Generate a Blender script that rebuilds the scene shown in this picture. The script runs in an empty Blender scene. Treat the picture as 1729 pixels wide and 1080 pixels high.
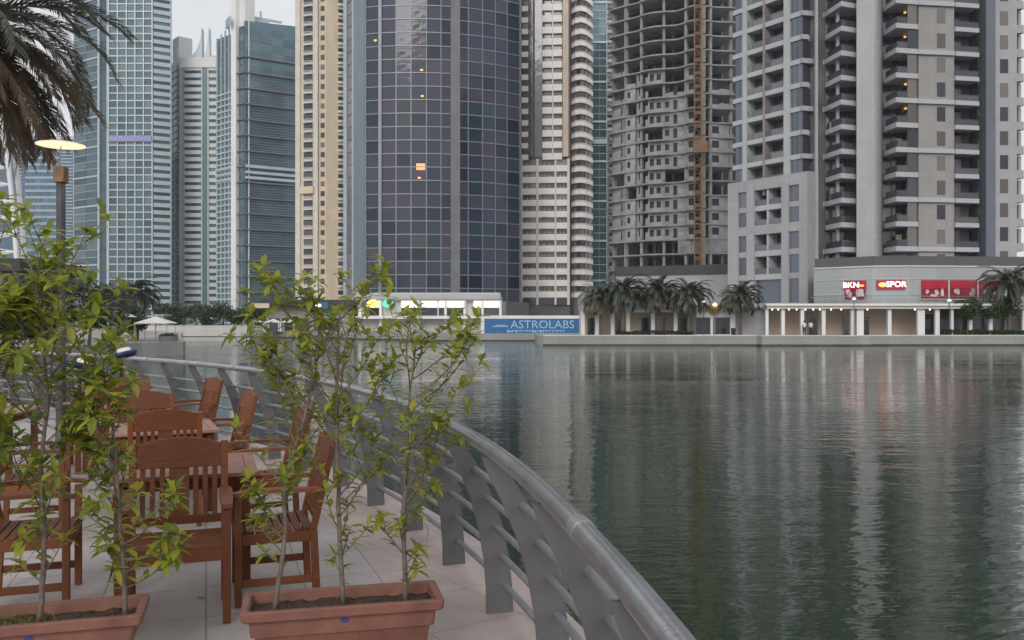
import bpy, math, random, bmesh
from mathutils import Vector, Matrix, noise
R = math.radians
sc = bpy.context.scene
COL = sc.collection
rnd = random.Random(7)

# ------------------------------------------------------------------ camera
FPX, CX, HY, EYE = 1500.0, 864.5, 542.0, 1.7
cd = bpy.data.cameras.new('camera'); cam = bpy.data.objects.new('camera', cd); COL.objects.link(cam)
cam.location = (0, 0, EYE); cam.rotation_euler = (R(90), 0, 0)
cd.sensor_width = 36; cd.lens = 36*FPX/1729; cd.shift_y = -(540-HY)/1729*1.0
cd.clip_start = .05; cd.clip_end = 9000
sc.camera = cam
# ------------------------------------------------------------------ world
SUN_EL, SUN_ROT = 28, -170          # soft light from behind the camera
w = bpy.data.worlds.new('World'); sc.world = w; w.use_nodes = True
nt = w.node_tree; nt.nodes.clear()
sky = nt.nodes.new('ShaderNodeTexSky'); sky.sky_type = 'NISHITA'; sky.sun_disc = False
sky.sun_elevation = R(SUN_EL); sky.sun_rotation = R(SUN_ROT); sky.air_density = 1.6; sky.dust_density = 5.0
hs = nt.nodes.new('ShaderNodeHueSaturation'); hs.inputs['Saturation'].default_value = .45
mxw = nt.nodes.new('ShaderNodeMix'); mxw.data_type = 'RGBA'; mxw.inputs['Factor'].default_value = .72
mxw.inputs[7].default_value = (8.7, 8.8, 9.1, 1)      # the even white of the overcast layer
bgn = nt.nodes.new('ShaderNodeBackground'); bgn.inputs['Strength'].default_value = .1
wo = nt.nodes.new('ShaderNodeOutputWorld')
nt.links.new(sky.outputs[0], hs.inputs['Color']); nt.links.new(hs.outputs[0], mxw.inputs[6])
tcw = nt.nodes.new('ShaderNodeTexCoord'); mpw = nt.nodes.new('ShaderNodeMapping'); mpw.inputs['Scale'].default_value = (1, 1, 3)
now = nt.nodes.new('ShaderNodeTexNoise'); now.inputs['Scale'].default_value = 2.2; now.inputs['Detail'].default_value = 6; now.inputs['Roughness'].default_value = .55
mrw = nt.nodes.new('ShaderNodeMapRange'); mrw.inputs[1].default_value = .3; mrw.inputs[2].default_value = .7; mrw.inputs[3].default_value = .9; mrw.inputs[4].default_value = 1.12
muw = nt.nodes.new('ShaderNodeMix'); muw.data_type = 'RGBA'; muw.blend_type = 'MULTIPLY'; muw.inputs['Factor'].default_value = 1     # the cloud layer
nt.links.new(tcw.outputs['Generated'], mpw.inputs[0]); nt.links.new(mpw.outputs[0], now.inputs['Vector']); nt.links.new(now.outputs['Fac'], mrw.inputs[0])
nt.links.new(mxw.outputs[2], muw.inputs[6]); nt.links.new(mrw.outputs[0], muw.inputs[7])
nt.links.new(muw.outputs[2], bgn.inputs['Color']); nt.links.new(bgn.outputs[0], wo.inputs['Surface'])
sl = bpy.data.lights.new('sun', 'SUN'); sl.energy = 1.0; sl.angle = R(24); sl.color = (1, .95, .88)
sun = bpy.data.objects.new('sun', sl); COL.objects.link(sun)
_a = R(SUN_ROT)
sd = Vector((math.sin(_a)*math.cos(R(SUN_EL)), math.cos(_a)*math.cos(R(SUN_EL)), math.sin(R(SUN_EL))))
sun.rotation_euler = sd.to_track_quat('Z', 'Y').to_euler()
vs = sc.view_settings
sc.display_settings.display_device = 'sRGB'
vs.view_transform = 'Standard'; vs.look = 'None'; vs.gamma = 1; vs.use_curve_mapping = False
vs.exposure = 0.24
sc.cycles.use_denoising = True
sc.cycles.max_bounces = 7; sc.cycles.transparent_max_bounces = 8
sc.cycles.volume_bounces = 0

# ------------------------------------------------------------------ helpers
def W(px, Y): return ((px-CX)*Y/FPX, Y)
def Z(py, Y): return EYE+(HY-py)*Y/FPX

class MB:
    def __init__(s): s.v = []; s.f = []; s.m = []
    def poly(s, pts, m=0):
        n = len(s.v); s.v += [tuple(p) for p in pts]; s.f.append(tuple(range(n, n+len(pts)))); s.m.append(m)
    def box(s, x0, x1, y0, y1, z0, z1, m=0, M=None):
        P = [Vector((x, y, z)) for z in (z0, z1) for x, y in ((x0, y0), (x1, y0), (x1, y1), (x0, y1))]
        if M is not None: P = [M @ p for p in P]
        n = len(s.v); s.v += [tuple(p) for p in P]
        for q in ((0, 3, 2, 1), (4, 5, 6, 7), (0, 1, 5, 4), (1, 2, 6, 5), (2, 3, 7, 6), (3, 0, 4, 7)):
            s.f.append(tuple(n+i for i in q)); s.m.append(m)
    def prism(s, plan, z0, z1, m=0):       # plan counter-clockwise from above
        n = len(s.v); k = len(plan)
        if callable(z1): tops = [z1(i) for i in range(k)]
        else: tops = [z1]*k
        s.v += [(x, y, z0) for x, y in plan] + [(plan[i][0], plan[i][1], tops[i]) for i in range(k)]
        s.f.append(tuple(n+i for i in reversed(range(k)))); s.f.append(tuple(n+k+i for i in range(k))); s.m += [m, m]
        for i in range(k):
            j = (i+1) % k; s.f.append((n+i, n+j, n+k+j, n+k+i)); s.m.append(m)
    def tube(s, pts, rad, seg=8, m=0, cap=True, flat=1.0):
        pts = [Vector(p) for p in pts]; n0 = len(s.v); K = len(pts)
        rads = rad if isinstance(rad, (list, tuple)) else [rad]*K
        ref = None
        for i, p in enumerate(pts):
            t = (pts[min(i+1, K-1)]-pts[max(i-1, 0)]).normalized()
            a = Vector((0, 0, 1)) if abs(t.z) < .92 else Vector((1, 0, 0))
            if ref is not None and abs(t.z) >= .85: a = ref
            b = t.cross(a).normalized(); c = b.cross(t).normalized(); ref = c
            for j in range(seg):
                th = 2*math.pi*j/seg
                s.v.append(tuple(p+(b*math.cos(th)+c*math.sin(th)*flat)*rads[i]))
        for i in range(K-1):
            for j in range(seg):
                a0 = n0+i*seg+j; a1 = n0+i*seg+(j+1) % seg
                s.f.append((a0, a1, a1+seg, a0+seg)); s.m.append(m)
        if cap:
            s.f.append(tuple(n0+j for j in reversed(range(seg)))); s.m.append(m)
            s.f.append(tuple(n0+(K-1)*seg+j for j in range(seg))); s.m.append(m)
    def lathe(s, prof, seg=24, o=(0, 0, 0), m=0):
        n0 = len(s.v); K = len(prof)
        for r, z in prof:
            for j in range(seg):
                th = 2*math.pi*j/seg; s.v.append((o[0]+r*math.cos(th), o[1]+r*math.sin(th), o[2]+z))
        for i in range(K-1):
            for j in range(seg):
                a = n0+i*seg+j; b = n0+i*seg+(j+1) % seg
                s.f.append((a, b, b+seg, a+seg)); s.m.append(m)
    def add(s, o, M=None):
        n = len(s.v); s.v += [tuple(M @ Vector(p)) if M is not None else p for p in o.v]
        s.f += [tuple(n+i for i in f) for f in o.f]; s.m += o.m
    def mesh(s, name, mats, smooth=False):
        me = bpy.data.meshes.new(name); me.from_pydata(s.v, [], s.f)
        if not isinstance(mats, (list, tuple)): mats = [mats]
        for q in mats: me.materials.append(q)
        me.polygons.foreach_set('material_index', s.m)
        if smooth: me.polygons.foreach_set('use_smooth', [True]*len(s.f))
        me.update(); return me

def link(name, data, parent=None, label=None, cat=None, group=None, kind=None, loc=None, rz=None):
    o = bpy.data.objects.new(name, data); COL.objects.link(o)
    if parent: o.parent = parent
    if loc is not None: o.location = loc
    if rz is not None: o.rotation_euler = (0, 0, rz)
    tag(o, label, cat, group, kind); return o
def tag(o, label=None, cat=None, group=None, kind=None):
    for k, v in (('label', label), ('category', cat), ('group', group), ('kind', kind)):
        if v: o[k] = v
    return o
def thing(name, label, cat, loc=(0, 0, 0), rz=0, group=None): return link(name, None, None, label, cat, group, None, loc, rz)
def part(name, mb, mat, parent=None, smooth=False, bevel=0, **k):
    o = link(name, mb.mesh(name, mat, smooth), parent, **k)
    if bevel:
        b = o.modifiers.new('bevel', 'BEVEL'); b.width = bevel; b.segments = 2; b.limit_method = 'ANGLE'
    return o
def kids(o): return [c for c in COL.objects if c.parent == o]
def copy_tree(o, loc=None, rz=None, label=None, group=None, scale=None, parent=None):
    c = o.copy(); COL.objects.link(c)
    if parent: c.parent = parent
    if loc is not None: c.location = loc
    if rz is not None: c.rotation_euler = (0, 0, rz)
    if scale is not None: c.scale = scale if isinstance(scale, tuple) else (scale,)*3
    if label: c['label'] = label
    if group: c['group'] = group
    for ch in kids(o): copy_tree(ch, parent=c)
    return c

class F:      # a wall plane between two plan points, seen left to right; d is outward, towards the viewer
    def __init__(s, P0, P1):
        s.o = Vector((P0[0], P0[1], 0)); q = Vector((P1[0], P1[1], 0))-s.o
        s.L = q.length; s.u = q.normalized(); s.n = Vector((s.u.y, -s.u.x, 0))
        s.M = Matrix(((s.u.x, s.n.x, 0, s.o.x), (s.u.y, s.n.y, 0, s.o.y), (0, 0, 1, 0), (0, 0, 0, 1)))
        s.ang = math.atan2(s.u.y, s.u.x)
    def t(s, px, d=0):
        k = (px-CX)/FPX; x0 = s.o.x+s.n.x*d; y0 = s.o.y+s.n.y*d
        return (k*y0-x0)/(s.u.x-k*s.u.y)
    def box(s, mb, t0, t1, z0, z1, d0, d1, m=0):
        a = Matrix(((s.u.x, -s.n.x, 0, s.o.x), (s.u.y, -s.n.y, 0, s.o.y), (0, 0, 1, 0), (0, 0, 0, 1)))
        mb.box(t0, t1, -d1, -d0, z0, z1, m, a)
    def at(s, t, z, d=0):
        p = s.o+s.u*t+s.n*d; return (p.x, p.y, z)
    def mat(s, t, z, d=0):    # local x along the wall, y into the building
        p = s.at(t, z, d)
        return Matrix(((s.u.x, -s.n.x, 0, p[0]), (s.u.y, -s.n.y, 0, p[1]), (0, 0, 1, p[2]), (0, 0, 0, 1)))

def many(root, name, items, mats, cap=100, sub=None):
    """items: (MB proto, Matrix). The nearest `cap` become parts of their own, the rest one part."""
    def key(it):
        p = it[1].translation; y = HY-(p.z-EYE)*FPX/p.y
        return (y < -5, p.y)
    items = sorted(items, key=key)
    cache = {}
    for mb, M in items[:cap]:
        if id(mb) not in cache: cache[id(mb)] = mb.mesh(name, mats)
        o = link(name, cache[id(mb)], root); o.matrix_local = M
    if items[cap:]:
        r = MB()
        for mb, M in items[cap:]: r.add(mb, M)
        part(name, r, mats, root, kind='stuff')

# ------------------------------------------------------------------ materials
def _new(name):
    m = bpy.data.materials.new(name); m.use_nodes = True; n = m.node_tree
    return m, n, n.nodes['Principled BSDF']
def _noise(n, scale, detail=4, src='Object', stretch=None, rough=.55):
    tc = n.nodes.new('ShaderNodeTexCoord'); no = n.nodes.new('ShaderNodeTexNoise')
    no.inputs['Scale'].default_value = scale; no.inputs['Detail'].default_value = detail; no.inputs['Roughness'].default_value = rough
    if stretch:
        mp = n.nodes.new('ShaderNodeMapping'); mp.inputs['Scale'].default_value = stretch
        n.links.new(tc.outputs[src], mp.inputs[0]); n.links.new(mp.outputs[0], no.inputs['Vector'])
    else: n.links.new(tc.outputs[src], no.inputs['Vector'])
    return no
def pm(name, c, rough=.7, var=.12, scale=1.5, bump=0, bscale=40, metal=0, c2=None, stretch=None, spec=.4, src='Object'):
    m, n, b = _new(name)
    no = _noise(n, scale, 5, src, stretch)
    mx = n.nodes.new('ShaderNodeMix'); mx.data_type = 'RGBA'
    d = c2 or tuple(min(1, x*(1-var*1.6)) for x in c); a = c if c2 else tuple(min(1, x*(1+var)) for x in c)
    mx.inputs[6].default_value = (*a, 1); mx.inputs[7].default_value = (*d, 1)
    rp = n.nodes.new('ShaderNodeMapRange'); rp.inputs[1].default_value = .3; rp.inputs[2].default_value = .7
    n.links.new(no.outputs['Fac'], rp.inputs[0]); n.links.new(rp.outputs[0], mx.inputs['Factor'])
    n.links.new(mx.outputs[2], b.inputs['Base Color'])
    b.inputs['Roughness'].default_value = rough; b.inputs['Metallic'].default_value = metal
    b.inputs['Specular IOR Level'].default_value = spec
    if bump:
        bn = _noise(n, bscale, 4, src); bu = n.nodes.new('ShaderNodeBump'); bu.inputs['Strength'].default_value = bump
        bu.inputs['Distance'].default_value = .02
        n.links.new(bn.outputs['Fac'], bu.inputs['Height']); n.links.new(bu.outputs[0], b.inputs['Normal'])
    return m
def rnd_fac(n):
    g = n.nodes.new('ShaderNodeNewGeometry'); oi = n.nodes.new('ShaderNodeObjectInfo')
    a = n.nodes.new('ShaderNodeMath'); a.operation = 'ADD'
    n.links.new(g.outputs['Random Per Island'], a.inputs[0]); n.links.new(oi.outputs['Random'], a.inputs[1])
    f = n.nodes.new('ShaderNodeMath'); f.operation = 'FRACT'; n.links.new(a.outputs[0], f.inputs[0]); return f
def glass(name, cols, rough=.12, metal=.35, spec=.6, warp=.25):
    """window glass with blinds and rooms that differ from pane to pane"""
    m, n, b = _new(name); f = rnd_fac(n)
    cr = n.nodes.new('ShaderNodeValToRGB'); cr.color_ramp.interpolation = 'CONSTANT'; e = cr.color_ramp.elements
    e[0].color = (*cols[0], 1); e[1].position = 1/len(cols); e[1].color = (*cols[1], 1)
    for i, c in enumerate(cols[2:]):
        q = e.new((i+2)/len(cols)); q.color = (*c, 1)
    n.links.new(f.outputs[0], cr.inputs[0])
    n.links.new(cr.outputs[0], b.inputs['Base Color'])
    b.inputs['Roughness'].default_value = rough; b.inputs['Metallic'].default_value = metal
    b.inputs['Specular IOR Level'].default_value = spec
    no = _noise(n, .35, 2); bu = n.nodes.new('ShaderNodeBump'); bu.inputs['Strength'].default_value = warp; bu.inputs['Distance'].default_value = .08
    n.links.new(no.outputs['Fac'], bu.inputs['Height']); n.links.new(bu.outputs[0], b.inputs['Normal'])
    return m
def emit(name, c, s):
    m, n, b = _new(name); b.inputs['Base Color'].default_value = (*c, 1)
    b.inputs['Emission Color'].default_value = (*c, 1); b.inputs['Emission Strength'].default_value = s; return m
def leafm(name, cols, trans=.35, rough=.5):
    m, n, b = _new(name); f = rnd_fac(n)
    cr = n.nodes.new('ShaderNodeValToRGB'); e = cr.color_ramp.elements
    e[0].color = (*cols[0], 1); e[1].color = (*cols[-1], 1)
    for i, c in enumerate(cols[1:-1]):
        q = e.new((i+1)/(len(cols)-1)); q.color = (*c, 1)
    n.links.new(f.outputs[0], cr.inputs[0]); n.links.new(cr.outputs[0], b.inputs['Base Color'])
    b.inputs['Roughness'].default_value = rough; b.inputs['Specular IOR Level'].default_value = .35
    tr = n.nodes.new('ShaderNodeBsdfTranslucent'); ms = n.nodes.new('ShaderNodeMixShader'); ms.inputs[0].default_value = trans
    n.links.new(cr.outputs[0], tr.inputs[0]); n.links.new(b.outputs[0], ms.inputs[1]); n.links.new(tr.outputs[0], ms.inputs[2])
    n.links.new(ms.outputs[0], n.nodes['Material Output'].inputs['Surface']); return m
def wood(name, c, c2, rough=.45):
    m, n, b = _new(name)
    no = _noise(n, 6, 6, 'Generated', (1, 1, 14)); no2 = _noise(n, 45, 3)
    oi = n.nodes.new('ShaderNodeObjectInfo')
    mx = n.nodes.new('ShaderNodeMix'); mx.data_type = 'RGBA'; mx.inputs[6].default_value = (*c, 1); mx.inputs[7].default_value = (*c2, 1)
    ad = n.nodes.new('ShaderNodeMath'); ad.operation = 'MULTIPLY_ADD'; ad.inputs[1].default_value = .4
    n.links.new(oi.outputs['Random'], ad.inputs[0]); n.links.new(no.outputs['Fac'], ad.inputs[2])
    mr = n.nodes.new('ShaderNodeMapRange'); mr.inputs[1].default_value = .4; mr.inputs[2].default_value = .95
    n.links.new(ad.outputs[0], mr.inputs[0]); n.links.new(mr.outputs[0], mx.inputs['Factor'])
    n.links.new(mx.outputs[2], b.inputs['Base Color']); b.inputs['Roughness'].default_value = rough+.12; b.inputs['Specular IOR Level'].default_value = .3
    bu = n.nodes.new('ShaderNodeBump'); bu.inputs['Strength'].default_value = .15; bu.inputs['Distance'].default_value = .004
    n.links.new(no2.outputs['Fac'], bu.inputs['Height']); n.links.new(bu.outputs[0], b.inputs['Normal'])
    return m
def clad(name, c, sx, sz, joint=.75, rough=.55, var=.08):
    """stone or panel cladding with joints, in object space (x, z)"""
    m, n, b = _new(name)
    tc = n.nodes.new('ShaderNodeTexCoord'); sp = n.nodes.new('ShaderNodeSeparateXYZ'); cb = n.nodes.new('ShaderNodeCombineXYZ')
    n.links.new(tc.outputs['Object'], sp.inputs[0]); 
    ad = n.nodes.new('ShaderNodeMath'); ad.operation = 'ADD'
    n.links.new(sp.outputs[0], ad.inputs[0]); n.links.new(sp.outputs[1], ad.inputs[1])
    n.links.new(ad.outputs[0], cb.inputs[0]); n.links.new(sp.outputs[2], cb.inputs[1])
    br = n.nodes.new('ShaderNodeTexBrick'); br.offset = 0; br.inputs['Scale'].default_value = 1
    br.inputs['Brick Width'].default_value = sx; br.inputs['Row Height'].default_value = sz; br.inputs['Mortar Size'].default_value = .02
    br.inputs['Color1'].default_value = (*c, 1); br.inputs['Color2'].default_value = (*[x*(1-var) for x in c], 1)
    br.inputs['Mortar'].default_value = (*[x*joint for x in c], 1)
    n.links.new(cb.outputs[0], br.inputs['Vector'])
    no = _noise(n, .25, 4, 'Object', (1, 1, .25)); mx = n.nodes.new('ShaderNodeMix'); mx.data_type = 'RGBA'; mx.blend_type = 'MULTIPLY'
    mr = n.nodes.new('ShaderNodeMapRange'); mr.inputs[1].default_value = .3; mr.inputs[2].default_value = .7; mr.inputs[3].default_value = .88; mr.inputs[4].default_value = 1.08
    n.links.new(no.outputs['Fac'], mr.inputs[0]); mx.inputs['Factor'].default_value = 1
    n.links.new(br.outputs['Color'], mx.inputs[6]); n.links.new(mr.outputs[0], mx.inputs[7])
    n.links.new(mx.outputs[2], b.inputs['Base Color']); b.inputs['Roughness'].default_value = rough
    return m

M = {}
M['white'] = pm('white_render', (.72, .72, .73), .6, .08, .2, stretch=(1, 1, .3))
M['brightwhite'] = pm('bright_white_render', (.9, .87, .85), .6, .05, .2)
M['offwhite'] = pm('off_white', (.56, .55, .54), .6, .1, .3, stretch=(1, 1, .3))
M['pearl'] = pm('pale_metal', (.43, .5, .54), .4, .06, .2, metal=.15)
M['bluegrey'] = pm('blue_grey_panel', (.2, .235, .28), .4, .08, .2, metal=.3)
M['bluepearl'] = pm('blue_metal_band', (.27, .36, .46), .4, .06, .2, metal=.2)
M['gridmetal'] = pm('fine_grid_metal', (.22, .235, .28), .4, .08, .5, metal=.3)
M['slateblue'] = pm('dull_blue_glass_wall', (.10, .15, .22), .3, .1, .1, metal=.2)
M['slate'] = pm('slate_panel', (.13, .145, .18), .45, .08, .3)
M['steel'] = pm('grey_steel', (.3, .31, .33), .4, .08, .6, metal=.4)
M['pier'] = pm('grey_pier', (.17, .17, .19), .5, .1, .3)
M['dark'] = pm('opening_shade', (.03, .03, .035), .7, .2, .5)  # shade of the open window holes, given as a colour
M['darkframe'] = pm('dark_frame', (.05, .05, .06), .5, .2, .8)
M['concrete'] = pm('raw_concrete', (.28, .275, .28), .85, .22, .5, bump=.3, bscale=4)
M['concrete_dark'] = pm('dark_concrete', (.15, .145, .155), .9, .25, .3)
M['shadecore'] = pm('interior_shade_concrete', (.075, .07, .075), .9, .3, .3)  # concrete darkened to carry the shade inside the open floors
M['block'] = clad('block_infill', (.36, .355, .36), 1.6, .8, .85, .85, .3)
M['cream'] = clad('cream_render', (.66, .55, .42), 3, 3.3, .9)
M['creamlight'] = pm('pale_cream', (.6, .58, .54), .6, .08, .3)
M['stone'] = clad('grey_stone', (.36, .36, .385), 1.2, .85, .8)
M['stonewarm'] = clad('warm_grey_stone', (.31, .295, .29), 1.0, .85, .78)
M['band'] = pm('white_band', (.42, .43, .46), .55, .06, .3)
M['peach'] = pm('beige_glow_tint', (.60, .50, .43), .6, .08, .3)  # beige of the pier; on the corner bands it paints in sunset glow
M['quay'] = clad('quay_concrete', (.30, .31, .30), 2.5, 3.0, .7, .8, .12)
M['podium'] = clad('podium_panels', (.36, .38, .39), 2.4, 1.2, .82, .5, .06)
M['g_b7'] = glass('purple_grey_glass', [(.035, .042, .08), (.022, .035, .06), (.045, .042, .07), (.02, .04, .05), (.035, .038, .07), (.055, .055, .08), (.012, .018, .035), (.03, .05, .07)], .08, .05, .38, .6)
M['g_teal'] = glass('teal_glass', [(.08, .13, .155), (.06, .105, .13), (.11, .165, .19), (.04, .08, .10), (.075, .12, .16)], .14, .35, warp=.5)
M['g_b4'] = glass('blue_teal_glass', [(.10, .17, .205), (.075, .135, .17), (.125, .2, .23), (.09, .15, .185)], .1, .45, warp=.12)
M['g_dark'] = glass('dark_glass', [(.045, .05, .065), (.07, .07, .085), (.035, .04, .05), (.10, .09, .10), (.06, .05, .05), (.13, .12, .12)], .1, .25, warp=.5)
M['g_bay'] = glass('blue_grey_glass', [(.14, .16, .2), (.12, .14, .18), (.17, .19, .23), (.1, .12, .15)], .12, .4)
M['g_rail'] = glass('balcony_glass', [(.16, .17, .19), (.12, .13, .15), (.2, .2, .22)], .2, .2)
M['g_raildark'] = glass('dark_balcony_glass', [(.07, .07, .085), (.09, .09, .1), (.055, .06, .075)], .15, .2)
M['g_win'] = glass('flat_window_glass', [(.04, .045, .05), (.07, .07, .075), (.10, .09, .085), (.03, .03, .04), (.16, .15, .14)], .15, .15)
M['orange'] = pm('orange_mast_steel', (.24, .14, .075), .75, .25, 1.5)
M['tan'] = pm('tan_screen', (.3, .25, .19), .8, .2, .8)
M['brown'] = pm('brown_divider', (.25, .22, .22), .6, .1, .5)
M['beige'] = clad('arcade_wall', (.62, .5, .42), 3.1, 4, .7, .7)
M['red'] = pm('red_panel', (.42, .015, .05), .45, .1, 1)
M['darkred'] = pm('dark_red_panel', (.16, .01, .03), .45, .5, 1.2, c2=(.3, .02, .04))
M['photo_white'] = pm('poster_white', (.6, .5, .5), .6, .3, 2)
M['blue'] = pm('banner_blue', (.01, .17, .40), .5, .1, .35, c2=(.03, .09, .28))
M['banner_text'] = pm('banner_letters', (.33, .52, .66), .5, .05, 1)
M['purple'] = emit('purple_sign', (.24, .18, .5), .55)
M['glow_white'] = emit('lit_white', (1, .93, .9), 2.2)
M['glow_orange'] = emit('lit_orange', (1, .35, .12), 1.3)
M['glow_warm'] = emit('warm_bulb', (1, .85, .6), 2.2)
M['glow_strip'] = emit('lit_shop_window', (1, .93, .78), 1.15)
M['glow_yellow'] = emit('lit_yellow', (.9, .8, .15), .9)
M['glow_green'] = emit('lit_green', (.1, .55, .4), .7)
M['glow_room'] = emit('warm_room', (1, .42, .16), .55)
M['lampglow'] = emit('lamp_disc_light', (1, .76, .48), .95)
M['bark'] = pm('palm_bark', (.14, .11, .085), .9, .3, 8, bump=.8, bscale=14)
M['twig'] = pm('shrub_bark', (.17, .135, .115), .85, .25, 14, bump=.4, bscale=60)
M['leaf'] = leafm('shrub_leaf', [(.20, .26, .05), (.27, .32, .045), (.33, .38, .05), (.42, .43, .06), (.50, .46, .08), (.25, .32, .09), (.16, .22, .06)], .56)
M['leaf_old'] = leafm('orange_leaf', [(.4, .16, .02), (.32, .11, .02), (.3, .2, .03)], .3)
M['palm'] = leafm('palm_leaflet', [(.13, .14, .10), (.09, .10, .08), (.18, .19, .15), (.15, .13, .09)], .2)
M['palm_dead'] = leafm('dry_palm_leaflet', [(.22, .15, .09), (.14, .10, .08), (.30, .21, .12), (.17, .14, .11)], .2)
M['palm_far'] = leafm('date_palm_leaflet', [(.065, .085, .055), (.05, .07, .045), (.10, .12, .085), (.08, .08, .05)], .2)
M['tree'] = leafm('tree_leaf', [(.04, .08, .03), (.06, .11, .03), (.03, .06, .025), (.08, .12, .04)], .25)
M['treegrey'] = leafm('dusty_tree_leaf', [(.06, .08, .05), (.08, .10, .06), (.04, .06, .04), (.1, .1, .07)], .25)
M['wood'] = wood('oiled_hardwood', (.22, .075, .03), (.10, .034, .015))
M['woodtop'] = wood('worn_hardwood', (.34, .19, .15), (.24, .12, .09), .4)
M['terracotta'] = pm('terracotta_plastic', (.21, .092, .07), .55, .2, 5, bump=.06, bscale=90)
M['soil'] = pm('soil', (.035, .022, .016), .95, .5, 30, bump=1, bscale=45, c2=(.075, .05, .03))
M['bluelabel'] = pm('blue_sticker', (.04, .05, .22), .4, .1, 20)
M['rail_top'] = pm('brushed_handrail', (.40, .41, .44), .26, .15, 5, metal=.75, bump=.1, bscale=50)
M['rail_paint'] = pm('grey_railing_paint', (.15, .148, .16), .45, .1, 4, metal=.25, bump=.08, bscale=50)
M['rail_bar'] = pm('grey_bar', (.3, .3, .32), .36, .1, 5, metal=.5)
M['post'] = pm('lamp_post_paint', (.07, .065, .07), .5, .1, 4)
M['copper'] = pm('copper_collar', (.2, .12, .065), .5, .25, 8, metal=.3)
M['navy'] = pm('navy_shell', (.008, .02, .06), .35, .2, 6)
M['black'] = pm('black_paint', (.015, .015, .018), .5, .2, 6)
M['skin'] = pm('skin', (.35, .2, .14), .6, .05, 8)
M['shirt'] = pm('white_cloth', (.65, .65, .68), .8, .06, 12)
M['trousers'] = pm('dark_cloth', (.035, .035, .05), .85, .1, 12)
M['hair'] = pm('dark_hair', (.015, .012, .01), .7, .1, 20)
M['canvas'] = pm('white_canvas', (.68, .66, .62), .7, .06, 4)
M['roofdark'] = pm('dark_roof', (.045, .045, .045), .7, .2, 1)

# deck paving
def paving(name, c, c2, size, ang, joint=.55, off=0):
    m, n, b = _new(name)
    tc = n.nodes.new('ShaderNodeTexCoord'); mp = n.nodes.new('ShaderNodeMapping'); mp.inputs['Rotation'].default_value = (0, 0, R(ang))
    br = n.nodes.new('ShaderNodeTexBrick'); br.offset = off; br.inputs['Scale'].default_value = 1
    br.inputs['Brick Width'].default_value = size; br.inputs['Row Height'].default_value = size; br.inputs['Mortar Size'].default_value = .006
    br.inputs['Mortar Smooth'].default_value = .3; br.inputs['Bias'].default_value = -.1
    br.inputs['Color1'].default_value = (*c, 1); br.inputs['Color2'].default_value = (*c2, 1); br.inputs['Mortar'].default_value = (*[x*joint for x in c], 1)
    n.links.new(tc.outputs['Object'], mp.inputs[0]); n.links.new(mp.outputs[0], br.inputs['Vector'])
    no = _noise(n, 1.1, 6, 'Object', None, .65); n2 = _noise(n, 60, 3)
    mr = n.nodes.new('ShaderNodeMapRange'); mr.inputs[1].default_value = .3; mr.inputs[2].default_value = .72; mr.inputs[3].default_value = .68; mr.inputs[4].default_value = 1.1
    n.links.new(no.outputs['Fac'], mr.inputs[0])
    mx = n.nodes.new('ShaderNodeMix'); mx.data_type = 'RGBA'; mx.blend_type = 'MULTIPLY'; mx.inputs['Factor'].default_value = 1
    n.links.new(br.outputs['Color'], mx.inputs[6]); n.links.new(mr.outputs[0], mx.inputs[7])
    m2 = n.nodes.new('ShaderNodeMapRange'); m2.inputs[3].default_value = .9; m2.inputs[4].default_value = 1.1; n.links.new(n2.outputs['Fac'], m2.inputs[0])
    my = n.nodes.new('ShaderNodeMix'); my.data_type = 'RGBA'; my.blend_type = 'MULTIPLY'; my.inputs['Factor'].default_value = 1
    n.links.new(mx.outputs[2], my.inputs[6]); n.links.new(m2.outputs[0], my.inputs[7])
    n.links.new(my.outputs[2], b.inputs['Base Color']); b.inputs['Roughness'].default_value = .6
    bu = n.nodes.new('ShaderNodeBump'); bu.inputs['Strength'].default_value = .3; bu.inputs['Distance'].default_value = .004
    inv = n.nodes.new('ShaderNodeMath'); inv.operation = 'MULTIPLY_ADD'; inv.inputs[1].default_value = -1; n.links.new(br.outputs['Fac'], inv.inputs[0]); n.links.new(n2.outputs['Fac'], inv.inputs[2])
    n.links.new(inv.outputs[0], bu.inputs['Height']); n.links.new(bu.outputs[0], b.inputs['Normal'])
    return m
M['deck'] = paving('promenade_paving', (.46, .42, .405), (.41, .38, .365), .6, -19)
M['deckedge'] = paving('pink_edge_paving', (.47, .385, .36), (.43, .36, .345), .6, -35, .7, 0)
M['farpave'] = pm('far_paving', (.32, .3, .28), .8, .1, .3)

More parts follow.
